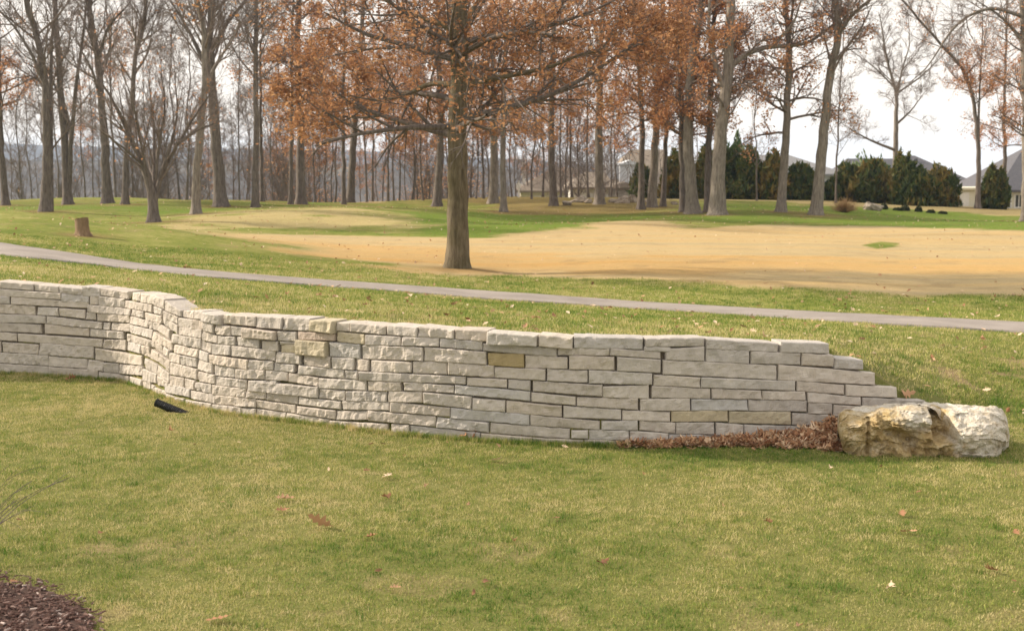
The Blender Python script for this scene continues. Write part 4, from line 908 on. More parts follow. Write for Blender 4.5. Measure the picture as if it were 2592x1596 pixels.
# 1 low house with grey-tan hip roof
Y = 128; t, x0, x1, ze, zb, xc = house('house', 'low house with wide grey-tan roof and a white chimney, left of the gabled one', Y, 1318, 1500, 482, 9, None)
MB().box(x0, x1, 0, 9, 0, ze).build('wall', M['siding_cream'], t)
rf = hip_roof(x0, x1, 0, 9, ze, Zp(425, Y) - zb, x0 + 3.2, x1 - 1.5).build('roof', M['roof_tan'], t)
MB().box(S(1322, Y) - xc, S(1331, Y) - xc, 3.6, 4.3, ze, Zp(408, Y) - zb).build('chimney', M['white'], rf)
window(t, x0 + .8, x0 + 2.2, ze - 1.6, ze - .5, 0); window(t, x0 + 3.2, x0 + 4.6, ze - 1.6, ze - .5, 0)
# 1b dark-roofed house behind it
Y = 146; t, x0, x1, ze, zb, xc = house('house', 'house showing only a dark pointed roof behind the low tan-roofed one', Y, 1440, 1530, 470, 9, None)
MB().box(x0, x1, 0, 9, 0, ze).build('wall', M['siding_blue'], t); hip_roof(x0, x1, 0, 9, ze, Zp(421, Y) - zb, -0.6, 0.6).build('roof', M['roof_dark'], t); window(t, -1, .6, ze - 1.5, ze - .4, 0)
# 2 garage with white wall
Y = 118; t, x0, x1, ze, zb, xc = house('garage', 'white garage with tan hip roof and pale door in front of the houses', Y, 1447, 1540, 473, 7, None)
t['category'] = 'garage'
MB().box(x0, x1, 0, 7, 0, ze).build('wall', M['siding'], t); hip_roof(x0, x1, 0, 7, ze, Zp(437, Y) - zb, -0.3, 1.5).build('roof', M['roof_tan'], t)
gd = MB()
for j in range(4): gd.box(x0 + .4, x0 + .4 + 2.1, -.06, .0, .5 + j * .5, .5 + j * .5 + .47)
gd.build('garage_door', M['white'], t)
# 3 big gabled house
Y = 134; t, x0, x1, ze, zb, xc = house('house', 'tall tan-roofed house with blue-white gable wall behind the leafy cluster', Y, 1530, 1700, 470, 11, None)
MB().box(x0, x1, 0, 11, 0, ze).build('wall', M['siding_blue'], t)
zr = Zp(378, Y) - zb; xa, xb_ = x0 - .3, x1 + .3
rf = MB().add([(xa,-.5,ze),(xb_,-.5,ze),(xb_,11.5,ze),(xa,11.5,ze),(x0+2.9,5.5,zr),(xb_-.3,5.5,zr),(xa,-.5,ze-.18),(xb_,-.5,ze-.18),(xb_,11.5,ze-.18),(xa,11.5,ze-.18)],
   [(0,1,5,4),(1,2,5),(2,3,4,5),(3,0,4),(0,6,7,1),(1,7,8,2),(2,8,9,3),(3,9,6,0),(6,9,8,7)]).build('roof', M['roof_tan'], t)
MB().box(x0 + .2, x0 + 1.7, 0.6, 4, ze - .02, Zp(413, Y) - zb).build('chimney', M['siding_blue'], rf)
dx = S(1594, Y) - xc; MB().box(dx - 1.0, dx + 1.0, -.3, 3.5, ze - .01, Zp(417, Y) - zb).prism([(dx - 1.2, Zp(417, Y) - zb), (dx + 1.2, Zp(417, Y) - zb), (dx, Zp(405, Y) - zb)], 'y', -.5, 3.5).build('dormer', M['siding_blue'], rf)
px_ = S(1577, Y) - xc; MB().box(px_ - 2.0, px_ + 2.0, -2.4, -.02, 0, Zp(474, Y) - zb).build('porch', M['stonewall'], t)
MB().prism([(px_ - 2.3, Zp(474, Y) - zb), (px_ + 2.3, Zp(474, Y) - zb), (px_, Zp(459, Y) - zb)], 'y', -2.7, 0).build('porch_roof', M['roof_tan'], t)
window(t, x0 + .5, x0 + 1.7, ze - 1.6, ze - .4, 0); window(t, x1 - 2.2, x1 - .8, ze - 1.6, ze - .4, 0)
# 4 house behind the evergreens
Y = 130; t, x0, x1, ze, zb, xc = house('house', 'blue-grey walled house hidden behind the evergreens left of the leaning Y trunk', Y, 1850, 2130, 440, 10, None)
MB().box(x0, x1, 0, 10, 0, ze).build('wall', M['siding_blue'], t); hip_roof(x0, x1, 0, 10, ze, Zp(392, Y) - zb, x0 + 2, x1 - 4).build('roof', M['roof_pale'], t)
window(t, x1 - 2.4, x1 - 1.2, ze - 1.9, ze - .7, 0); window(t, x1 - 1.0, x1 - .3, ze - 1.9, ze - .7, 0)
# 5 dark hip roof
Y = 126; t, x0, x1, ze, zb, xc = house('house', 'house with long dark blue-grey hip roof behind the bare round-headed tree', Y, 2150, 2440, 462, 11, None)
MB().box(x0, x1, 0, 11, 0, ze).build('wall', M['siding_blue'], t)
rf = hip_roof(x0, S(2330, Y) - xc, 0.2, 10.8, ze, Zp(402, Y) - zb, x0 + 1, S(2310, Y) - xc).build('roof', M['roof_dark'], t)
hip_roof(S(2280, Y) - xc, x1, -1.2, 11, ze + .03, Zp(394, Y) - zb, S(2325, Y) - xc, S(2352, Y) - xc).build('roof', M['roof_dark'], t)
for vx in (2297, 2342): MB().box(S(vx, Y) - xc - .15, S(vx, Y) - xc + .15, 3.2, 3.5, Zp(415, Y) - zb, Zp(402, Y) - zb).build('roof_vent', M['roof_dark'], rf)
window(t, 0, 1.3, ze - 1.7, ze - .5, 0); window(t, 3, 4.3, ze - 1.7, ze - .5, 0)
# 6 right-hand house
Y = 104; t, x0, x1, ze, zb, xc = house('house', 'far right house with cream-green walls, white end panel and slate-blue roof', Y, 2420, 2800, 480, 10, None)
MB().box(x0, x1, 0, 10, 0, ze).build('wall', M['siding_cream'], t)
MB().box(x0 - .06, x0 + .95, -.12, .02, 0, ze - .2).build('end_panel', M['white'], t)
hip_roof(x0 + 3.4, x1, 0, 10, ze, Zp(375, Y) - zb, x0 + 6.6, x1 - 3).build('roof', M['roof_dark'], t)
MB().box(x0 - .3, x0 + 2.5, -.4, 3, ze, ze + .16).build('flat_roof', M['siding_cream'], t)
for wx in (1.6, 3.4, 4.3): window(t, x0 + wx, x0 + wx + .7, ze - 1.35, ze - .3, 0)
# white wall fragment between the trunks
Y = 100; t, x0, x1, ze, zb, xc = house('shed', 'small white gabled shed seen low behind the leaning Y trunk', Y, 2082, 2120, 474, 3, None); t['category'] = 'shed'
MB().box(x0, x1, 0, 3, 0, ze).build('wall', M['white'], t); MB().prism([(x0 - .15, ze), (x1 + .15, ze), ((x0 + x1) / 2 - .2, ze + .45)], 'y', -.2, 3.2).build('roof', M['roof_dark'], t)

# white sign on a post
p = P(1313, 498, 97.0); p[2] = float(Hfun(p[0], 97.0)); t = thing('sign_post', tuple(p), 'small white sign on a post before the low grey-roofed house', 'sign')
MB().box(-.06, .06, -.06, .06, -.1, Zp(468, 97) - p[2]).build('post', M['white'], t)
MB().box(-.16, .16, -.09, -.061, Zp(476, 97) - p[2], Zp(464, 97) - p[2]).box(-.05, .05, -.05, .05, Zp(466, 97) - p[2], Zp(458, 97) - p[2]).build('sign_board', M['white'], t)

# ------------------------------------------------------------------ rocks
def rock_mesh(name, sx, sy, sz, seed, n_=18, rough=0.22, flat=0.7):
    r = np.random.default_rng(seed); th = np.linspace(0, np.pi, n_); ph = np.linspace(0, 2 * np.pi, 2 * n_, endpoint=False)
    TH, PH = np.meshgrid(th, ph, indexing='ij'); d = np.stack([np.sin(TH) * np.cos(PH), np.sin(TH) * np.sin(PH), np.cos(TH)], -1)
    nn = norm(r.normal(0, 1, (14, 3))); h = r.uniform(flat, 1, 14)
    rad = np.min(h[None, None] / np.maximum(np.einsum('ijk,lk->ijl', d, nn), 0.25), axis=2); rad = np.minimum(rad, 1.25)
    rad = rad * (1 + rough * fbm(d[..., 0] * 3 + seed, d[..., 1] * 3 + d[..., 2] * 3, 4))
    V = (d * rad[..., None] * np.array([sx, sy, sz])).reshape(-1, 3); i = np.arange(TH.size).reshape(TH.shape); j = np.roll(i, -1, 1)
    return mesh(name, V, np.stack([i[:-1], i[1:], j[1:], j[:-1]], -1).reshape(-1, 4))
M['rock'] = simple('field_rock', (0.22, 0.18, 0.145), (0.46, 0.40, 0.335), 3, bs=.6, bd=.05)
RK = [(1436, 519, 34, 18, 'grey rock, leftmost of the row before the garage'), (1468, 512, 52, 22, 'long pale rock behind the tall straight trunk, second of the row'), (1490, 514, 24, 14, 'small pale rock beside the long one in the row'),
      (1548, 512, 26, 14, 'rock just right of the forked trunk'), (1574, 514, 40, 22, 'pale rock with dark gap below, right of the forked trunk'), (1602, 512, 34, 26, 'tallest pale rock of the row'),
      (1584, 504, 30, 12, 'flat rock lying behind the tallest of the row'), (1640, 512, 26, 16, 'rock between two slim oak trunks'), (1708, 518, 22, 12, 'small rock nearest the thick grey oak'), (1728, 519, 24, 14, 'rock tucked behind the thick flared oak'),
      (2205, 532, 56, 30, 'dark rock with a sloping face beside the dry grass tuft')]
for i_, (x, y, w, h, lab) in enumerate(RK):
    b = at(x, y, 1.0); s = b[1] / FPX
    o = obj('rock', rock_mesh('rock', w * s * .47, w * s * .34, h * s * .5, 40 + i_, 18, .30, .6), M['rock'], None, (b[0], b[1], b[2] + h * s * .2)); tag(o, lab, 'rock', 'rocks at the edge of the far lawn'); o.rotation_euler = (0, 0, 0)
# dry ornamental grass and clipped shrubs
M['drygrass'] = leafy('dry_grass', [(0, (0.26, 0.15, 0.07)), (1, (0.52, 0.36, 0.20))], .2)
def tuft(b, Hh, Rr, N, seed, droop=.5):
    r = np.random.default_rng(seed); az = r.random(N) * 6.283; sp0 = r.random(N) ** .7
    d = np.stack([np.cos(az) * sp0 * 1.5 * Rr / Hh, np.sin(az) * sp0 * 1.5 * Rr / Hh, np.ones(N) * (1.05 - .6 * sp0)], -1)
    p0 = np.stack([np.cos(az), np.sin(az), 0 * az], -1) * (Rr * .25 * r.random(N))[:, None]
    pts, rd = grow(r, p0, d, Hh * r.uniform(.7, 1.1, N), np.full(N, .012), 4, .05, -droop * .6, .2)
    V, F = tubes(pts, rd, 3); return mesh('blades', V, F, {'tint': np.repeat(r.random(N), 15)})
b = at(2138, 537, 1.0); t = obj('ornamental_grass', tuft(b, 38 * b[1] / FPX, 30 * b[1] / FPX, 450, 3), M['drygrass'], None, tuple(b)); tag(t, 'round tuft of dry tan grass at the foot of the leaning Y trunk', 'grass clump')
M['shrub'] = leafy('shrub', [(0, (0.015, 0.03, 0.01)), (1, (0.07, 0.08, 0.025))], .1)
SH = [(2237, 530, 22, 15, 'small dark round shrub right next to the sloping rock'), (2275, 533, 30, 9, 'lowest flat green shrub, second from the rock'), (2291, 533, 26, 15, 'dark shrub in the middle of the little row'),
      (2325, 536, 20, 14, 'dark round shrub, fourth from the rock'), (2356, 539, 24, 9, 'thin flat shrub, fifth from the rock'), (2386, 541, 24, 7, 'faint last shrub of the row, farthest from the rock')]
for i_, (x, y, w, h, lab) in enumerate(SH):
    b = at(x, y, 1.0); s = b[1] / FPX; r = np.random.default_rng(60 + i_); N = 700
    d = norm(r.normal(0, 1, (N, 3))); d[:, 2] = np.abs(d[:, 2]); pos = d * np.array([w * s / 2, w * s / 2, h * s]) * (0.6 + .4 * r.random(N))[:, None] * (1 + .25 * fbm(d[:, 0] * 3, d[:, 1] * 3 + i_, 2))[:, None]
    V, F, tn = scatter(KITE, pos, rotm(r, N, 1.2), .07 + .05 * r.random(N), np.clip(.3 + .3 * d[:, 2] + .2 * r.normal(0, 1, N), 0, 1))
    tag(obj('shrub', mesh('shrub', V, F, {'tint': tn}), M['shrub'], None, tuple(b)), lab, 'shrub', 'row of low shrubs beyond the lawn')

# ------------------------------------------------------------------ tree stump
M['stump_bark'] = mat_bark('stump_bark', (0.13, 0.085, 0.05), (0.24, 0.165, 0.10), (0.36, 0.26, 0.17)); M['cutwood'] = simple('cut_wood', (0.36, 0.27, 0.18), (0.52, 0.41, 0.29), 12)
b = p_stump; s = b[1] / FPX; rt = 15.5 * DS * s; Hs = 41 * DS * s
t = thing('tree_stump', tuple(b), 'short tree stump with flared foot and pale cut top on the left lawn', 'tree stump')
r = np.random.default_rng(2); a = np.arange(24) / 24 * 6.283; hh = np.linspace(-.1, 1, 10)
RQ = (rt * (1.02 + .35 * np.exp(-np.maximum(hh, 0) / .16))[:, None]) * (1 + .06 * np.cos(a * 5 + 1)[None] + .03 * r.normal(0, 1, (10, 24)) + .12 * np.exp(-np.maximum(hh, 0) / .2)[:, None] * np.cos(a * 4)[None])
pl = np.stack([-.02 * hh, 0 * hh, hh * Hs], -1); V, F = tubes(pl[None], RQ[None], 24); V.reshape(10, 24, 3)[-1, :, 2] += .03 * np.cos(a + 1)
obj('bark', mesh('bark', V, F, None, True), M['stump_bark'], t); top = V.reshape(10, 24, 3)[-1]
cvx = np.concatenate([top * np.array([.985, .985, 1]), [top.mean(0) + np.array([0, 0, .004])]]); i = np.arange(24)
obj('cut_top', mesh('cut_top', cvx, np.stack([i, np.roll(i, -1), np.full(24, 24)], -1)), M['cutwood'], t)

# ------------------------------------------------------------------ boulder
bc = P(2335, 1166, 13.2); bY = 13.28
def boulder():
    # front outline (photo pixels) : x, top of front lip, top of back edge, bottom
    prof = [(2120, 1062, 1058, 1075), (2124, 1052, 1046, 1095), (2135, 1048, 1042, 1125), (2160, 1046, 1036, 1146), (2190, 1044, 1030, 1152), (2230, 1040, 1024, 1158), (2262, 1036, 1022, 1162), (2300, 1032, 1021, 1166), (2340, 1034, 1019, 1168),
            (2375, 1036, 1022, 1168), (2400, 1042, 1023, 1166), (2440, 1040, 1024, 1164), (2480, 1040, 1028, 1162), (2520, 1042, 1033, 1158), (2538, 1050, 1040, 1146), (2548, 1075, 1060, 1125), (2553, 1100, 1090, 1115)]
    pr = np.array(prof, float); nu = 190; nv = 104
    U = np.linspace(2120, 2553, nu); tf = np.interp(U, pr[:, 0], pr[:, 1]); tb = np.interp(U, pr[:, 0], pr[:, 2]); bt = np.interp(U, pr[:, 0], pr[:, 3])
    Vv = np.zeros((nv, nu, 3)); q = np.linspace(0, 1, nv)
    for a_, qq in enumerate(q):
        if qq < 0.5:                        # front face, bottom to lip
            t_ = qq / 0.5; py = (bt + 14) * (1 - t_) + tf * t_; Yq = bY + 0.02 - 0.10 * np.sin(np.pi * t_) + 0.13 * t_ ** 3
        elif qq < 0.78:                     # top, going back
            t_ = (qq - .5) / .28; py = tf * (1 - t_) + tb * t_; Yq = bY + 0.15 + 0.50 * t_
        else:
            t_ = (qq - .78) / .22; py = tb * (1 - t_) + (bt) * t_; Yq = bY + 0.65 + 0.14 * np.sin(np.pi * t_)
        u, k = ray(U, py); Yv = np.broadcast_to(Yq, U.shape).copy()
        xe = (U - 2120) / 433.0; rnd = np.sqrt(np.clip(1 - (2 * xe - 1) ** 8, 0.0, 1)); mid = bY + .36
        Yv = mid + (Yv - mid) * (0.25 + .75 * rnd)
        Vv[a_] = np.stack([u * Yv, Yv, CAMH + k * Yv], -1)
        if qq >= .78: Vv[a_, :, 2] = Vv[int(.78 * nv), :, 2] * (1 - t_) - .12 * t_
    X = Vv[..., 0].copy(); Z = Vv[..., 2].copy(); Yd = Vv[..., 1].copy()
    fr = np.clip(1 - (Yd - bY) / .4, 0, 1); Ug = np.broadcast_to(U, X.shape)
    # face relief: strata under the left shoulder, bulging middle lip, hollow, white right block
    def gy(x0, sx, z0, sz): return np.exp(-((Ug - x0) / sx) ** 2 - ((Z - z0) / sz) ** 2)
    zt_ = Vv[52, :, 2][None]
    front = (q[:, None] <= 0.54) * 1.0
    dep = 0.030 * np.sin(Z * 34 + 1.2 * fbm(X * 3, Z * 4, 2)) * (Ug < 2270) * .5
    dep += -0.13 * gy(2320, 55, .36, .07) + 0.15 * gy(2280, 60, .17, .10)
    dep += 0.06 * gy(2200, 40, .12, .12)
    hollow = np.exp(-((Ug - 2388 - (0.28 - Z) * 50) / 26) ** 6) * sstep(.13, .17, Z) * (1 - sstep(.44, .50, Z)); dep += 0.36 * hollow
    dep += 0.09 * np.exp(-((Ug - 2318 - (Z - .1) * 40) / 7) ** 2) * (Z < .18)
    dep += 0.05 * np.exp(-((Ug - 2200) / 5) ** 2) * (Z < .36)
    dep += -0.09 * gy(2450, 60, .14, .16) - .05 * gy(2500, 40, .3, .12)
    r1 = np.abs(fbm(X * 5 + 3, Z * 6 + Yd * 5, 4)); r2 = fbm(X * 14, Z * 13 + Yd * 12, 4)
    r3 = np.abs(fbm(X * 11 + 3, Z * 14 + 5, 3)); dep += front * (0.17 * (r1 - .2) + .06 * (r3 - .2)) * (1 - .45 * (Ug > 2430)) + 0.040 * r2 + .05 * np.sign(np.sin(Z * 21 + 3 * fbm(X * 2, Z * 2, 2))) * .3
    Vv[..., 1] += dep * (front * .85 + .15)
    Vv[..., 2] += (0.030 * r2 + .05 * fbm(X * 4 + 9, Yd * 4, 3)) * sstep(.45, .56, q)[:, None] * (1 - sstep(.8, .95, q))[:, None]
    gr = (q[:, None] > .52) & (q[:, None] < .8); notch = np.exp(-((Ug - 2392) / 16) ** 2) * gr * np.exp(-((Yd - bY - .12) / .14) ** 2); Vv[..., 2] -= 0.20 * notch
    ids = np.arange(nu * nv).reshape(nv, nu); F = np.stack([ids[:-1,:-1], ids[:-1,1:], ids[1:,1:], ids[1:,:-1]], -1).reshape(-1, 4)
    org = np.array([bc[0] + .05, bY + .3, 0.0])
    capL = ids[:, 0]; capR = ids[:, -1]
    Vf = Vv.reshape(-1, 3); cl = Vf[capL].mean(0); cr = Vf[capR].mean(0); nV = len(Vf); Vf = np.concatenate([Vf, [cl, cr]])
    F3 = np.concatenate([np.stack([capL[1:], np.full(nv - 1, nV), capL[:-1]][::-1], -1), np.stack([capR[:-1], capR[1:], np.full(nv - 1, nV + 1)], -1)])
    white = np.clip(.12 + sstep(2395, 2440, Ug) * .75 + .55 * sstep(.5, .6, q)[:, None] + .7 * np.exp(-((Ug - 2330) / 55) ** 2) * sstep(.20, .36, Z) + .25 * fbm(X * 5, Z * 5 + Yd * 3, 3), 0, 1).ravel()
    return mesh('boulder', Vf - org, [F, F3], {'tint': np.concatenate([white, [0, 0]])}, False), org
m, n, l, b, o_ = new_mat('boulder_limestone')
f = noise(n, l, 9, 7, 0.72); f2 = noise(n, l, 38, 5, .7); f4 = noise(n, l, 3.0, 5, .6); a = attr(n, 'tint')
ochre = ramp(n, l, f, [(0.30, (0.27, 0.18, 0.075)), (0.5, (0.45, 0.335, 0.165)), (0.68, (0.62, 0.52, 0.34))])
pale = ramp(n, l, f, [(0.30, (0.42, 0.32, 0.19)), (0.45, (0.60, 0.54, 0.44)), (0.7, (0.73, 0.70, 0.65))])
c = mixc(n, l, ramp(n, l, math_(n, l, 'ADD', a, math_(n, l, 'MULTIPLY', math_(n, l, 'SUBTRACT', f4, .5), 2.6)), [(.15, 0.0), (.75, 1.0)]), ochre, pale)
c = mixc(n, l, ramp(n, l, f2, [(.54, 0.0), (.70, .6)]), c, (.16, .11, .06)); c = mixc(n, l, ramp(n, l, noise(n, l, 5, 8, .8, 'pos', (1, 1, 2.6)), [(.34, .65), (.44, 0.0)]), c, (.10, .07, .04))
l.new(c, b.inputs['Base Color']); bump(n, l, b, math_(n, l, 'ADD', f, math_(n, l, 'MULTIPLY', f2, .6)), 1.0, .035); M['boulder'] = m
me, org = boulder(); tag(obj('boulder', me, M['boulder'], None, tuple(org)), 'large rough limestone boulder, ochre and white, at the low end of the wall', 'boulder')

# ------------------------------------------------------------------ drain pipe
m, n, l, b, o_ = new_mat('black_plastic'); b.inputs['Base Color'].default_value = (0.012, 0.012, 0.014, 1); b.inputs['Roughness'].default_value = .42; b.inputs['Specular IOR Level'].default_value = .5
f = noise(n, l, 30, 4, .6); bump(n, l, b, f, .2, .002); M['plastic'] = m
e1 = P(474, 1040, 15.55); e1[2] = float(Hfun(e1[0], e1[1])) - .03; e0 = P(398, 1019, 15.65); t = thing('drain_pipe', tuple(e0), 'black corrugated plastic drain pipe sticking out of the grass below the wall', 'drain pipe')
ax = e1 - e0; Lp = np.linalg.norm(ax); K = 96; s_ = np.linspace(0, 1, K); pl = ax[None] * s_[:, None] * 1.08
rad = .043 + .0038 * np.sign(np.sin(s_ * Lp / .019 * 2 * np.pi)) * np.abs(np.sin(s_ * Lp / .019 * 2 * np.pi)) ** .4
V, F = tubes(pl[None], rad[None], 28); V2, F2_ = tubes(pl[None, ::-1], np.full((1, K), .036), 28); nV = len(V)
lipo = np.arange(28); lipi = nV + (K - 1) * 28 + np.arange(28)
obj('pipe_wall', mesh('pipe_wall', np.concatenate([V, V2]), np.concatenate([F, F2_ + nV])), M['plastic'], t)
rg = np.arange(29) / 28 * 2 * np.pi; tn = ax / Lp; uu = norm(np.array([0, 0, 1.0]) - tn[2] * tn); vv = np.cross(tn, uu)
rings = np.array([[(math.cos(a) * uu + math.sin(a) * vv) * q + tn * d for a in rg[:28]] for q, d in ((.048, -.001), (.048, -.012), (.035, -.012), (.035, .01))])
i = np.arange(4 * 28).reshape(4, 28); j = np.roll(i, -1, 1); obj('rim', mesh('rim', rings.reshape(-1, 3), np.stack([i[:-1], j[:-1], j[1:], i[1:]], -1).reshape(-1, 4)), M['plastic'], t)

# ------------------------------------------------------------------ grass blades
def blades(name, pos, hgt, wid, lean, tint, nb, spread, seed):
    r = np.random.default_rng(seed); n_ = len(pos) * nb
    Pb = np.repeat(pos, nb, 0) + np.column_stack([r.normal(0, 1, (n_, 2)) * np.repeat(spread, nb)[:, None], np.zeros(n_)]); h = np.repeat(hgt * r.uniform(.6, 1.4, len(pos)), nb) * r.uniform(.55, 1.2, n_)
    az = r.random(n_) * 6.283; w = np.repeat(wid, nb) * .5; la = r.random(n_) * 6.283; le = np.abs(r.normal(0, lean, n_))
    side = np.stack([np.cos(az) * w, np.sin(az) * w, 0 * w], -1); tip = Pb + np.stack([np.cos(la) * le * h, np.sin(la) * le * h, h * np.sqrt(np.clip(1 - le ** 2 * .5, .2, 1))], -1)
    Pb[:, 2] -= .006
    V = np.stack([Pb - side, Pb + side, tip], 1).reshape(-1, 3); F = np.arange(n_ * 3).reshape(-1, 3)
    tn = np.clip(np.repeat(tint + r.normal(0, .13, len(pos)), nb) + r.normal(0, .15, n_) , 0, 1)
    return V, F, np.repeat(tn, 3)
def dryness(x, y):
    d = 0.55 + 0.56 * fbm(x * 0.45 + 2, y * 0.6 + 5, 3) + 0.32 * fbm(x * 2.2, y * 2.2, 3) 
    d += .60 * (vn(x * 13, y * 13) - .5) + .55 * (vn(x * 29, y * 29) - .5) - .02
    d += 0.10 * (sstep(8.2, 10, y) * (1 - sstep(12.4, 13.6, y))) * sstep(-3, -1, x) 
    d -= 0.30 * np.exp(-((x - 3.2) / 1.6) ** 2 - ((y - 13.0) / .35) ** 2)                # green strip below the leaf drift
    d -= 0.22 * sstep(3.9, 5.0, x) * sstep(11.5, 13, y) * (1 - sstep(17, 20, y))
    return d
parts = []
r = np.random.default_rng(70)
n_ = 84000; yy = np.sqrt(r.uniform(7.0 ** 2, 18.8 ** 2, n_)); xx = r.uniform(-.44, .46, n_) * yy
yw_ = Yw(np.clip(xx / yy, -.5, .5)); ok = (yy < yw_ - 0.015) | (xx / yy > U_END + .01)
mulch_poly = [(-120, 1330), (0, 1388), (90, 1400), (150, 1425), (215, 1460), (235, 1500), (230, 1560), (100, 1640), (-120, 1640)]
px_, py_ = proj(xx, yy, 0 * xx); inm = pip(px_ / DS + 14 * r.normal(0, 1, n_), py_ / DS - 8 + 9 * r.normal(0, 1, n_), mulch_poly); ok &= ~inm
zz = Hfun(xx, yy); bare = zones(xx, yy, zz)['bare']; ok &= r.random(n_) > bare * .62
xx, yy, zz = xx[ok], yy[ok], zz[ok]; nn_ = len(xx); dr = dryness(xx, yy) + .35 * bare[ok]
parts.append(blades('g', np.stack([xx, yy, zz], -1),   .027 * (1.0 + .5 * fbm(xx * 3, yy * 3, 2)) * (1.15 - .3 * dr), np.full(nn_, .0062), 1.1, dr, 8, np.full(nn_, .030), 1))
# taller green tufts
n_ = 1500; yy = np.sqrt(r.uniform(7.5 ** 2, 20 ** 2, n_)); xx = r.uniform(-.42, .46, n_) * yy; k_ = (fbm(xx * 1.1 + 4, yy * 1.4, 3) > .10) | ((xx > 3.8) & (fbm(xx * 1.5, yy * 2, 2) > -.05)) ; yw_ = Yw(np.clip(xx / yy, -.5, .5))
k_ &= (yy < yw_ - .04) | (yy > yw_ + .35); px_, py_ = proj(xx, yy, 0 * xx); k_ &= ~pip(px_ / DS, py_ / DS, mulch_poly); xx, yy = xx[k_], yy[k_]; zz = Hfun(xx, yy); nn_ = len(xx)
parts.append(blades('g', np.stack([xx, yy, zz], -1), .048 + 0 * xx, .006 + 0 * xx, .7, np.clip(.10 + .12 * r.normal(0, 1, nn_), 0, .4), 26, .05 + 0 * xx, 2))
# grass fringe along the wall's foot
n_ = 5200; ub = r.uniform(-.42, .27, n_); yb = Yw(ub) - np.abs(r.normal(0, .035, n_)) - .02; xb = ub * yb; zb_ = Hfun(xb, yb)
parts.append(blades('g', np.stack([xb, yb, zb_], -1), .055 + 0 * xb, .006 + 0 * xb, .5, np.clip(dryness(xb, yb) - .15, 0, 1), 5, .02 + 0 * xb, 3))
V, F, tn = cat(parts); tag(obj('grass', mesh('grass', V, F, {'tint': tn}), M['blade']), 'short winter lawn grass in front of the wall', None, None, 'stuff')
parts = []
n_ = 44000; yy = np.sqrt(r.uniform(14 ** 2, 33 ** 2, n_)); xx = r.uniform(-.42, .46, n_) * yy; yw_ = Yw(np.clip(xx / yy, -.5, .5))
zz = Hfun(xx, yy); zo = zones(xx, yy, zz); ok = (yy > yw_ + .26) & ~on_path(xx, yy) & (r.random(n_) > zo['bare'] * .8) & (r.random(n_) > zo['tan'] * 1.2) & ((xx / yy < U_END) | (yy > 15.5))
xx, yy, zz = xx[ok], yy[ok], zz[ok]; nn_ = len(xx); dr = dryness(xx, yy) - .04
parts.append(blades('g', np.stack([xx, yy, zz], -1), .042 + 0 * xx, .0095 + 0 * xx, .75, dr, 8, .055 + 0 * xx, 4))
n_ = 3500; ub = r.uniform(-.42, .24, n_); yb = Yw(ub) + .28 + np.abs(r.normal(0, .06, n_)); xb = ub * yb; zb_ = Hfun(xb, yb)
parts.append(blades('g', np.stack([xb, yb, zb_], -1), .05 + 0 * xb, .007 + 0 * xb, .6, np.clip(dryness(xb, yb) - .1, 0, 1), 6, .02 + 0 * xb, 5))
V, F, tn = cat(parts); tag(obj('grass', mesh('grass', V, F, {'tint': tn}), M['blade']), 'lawn grass between the wall and the fairway', None, None, 'stuff')

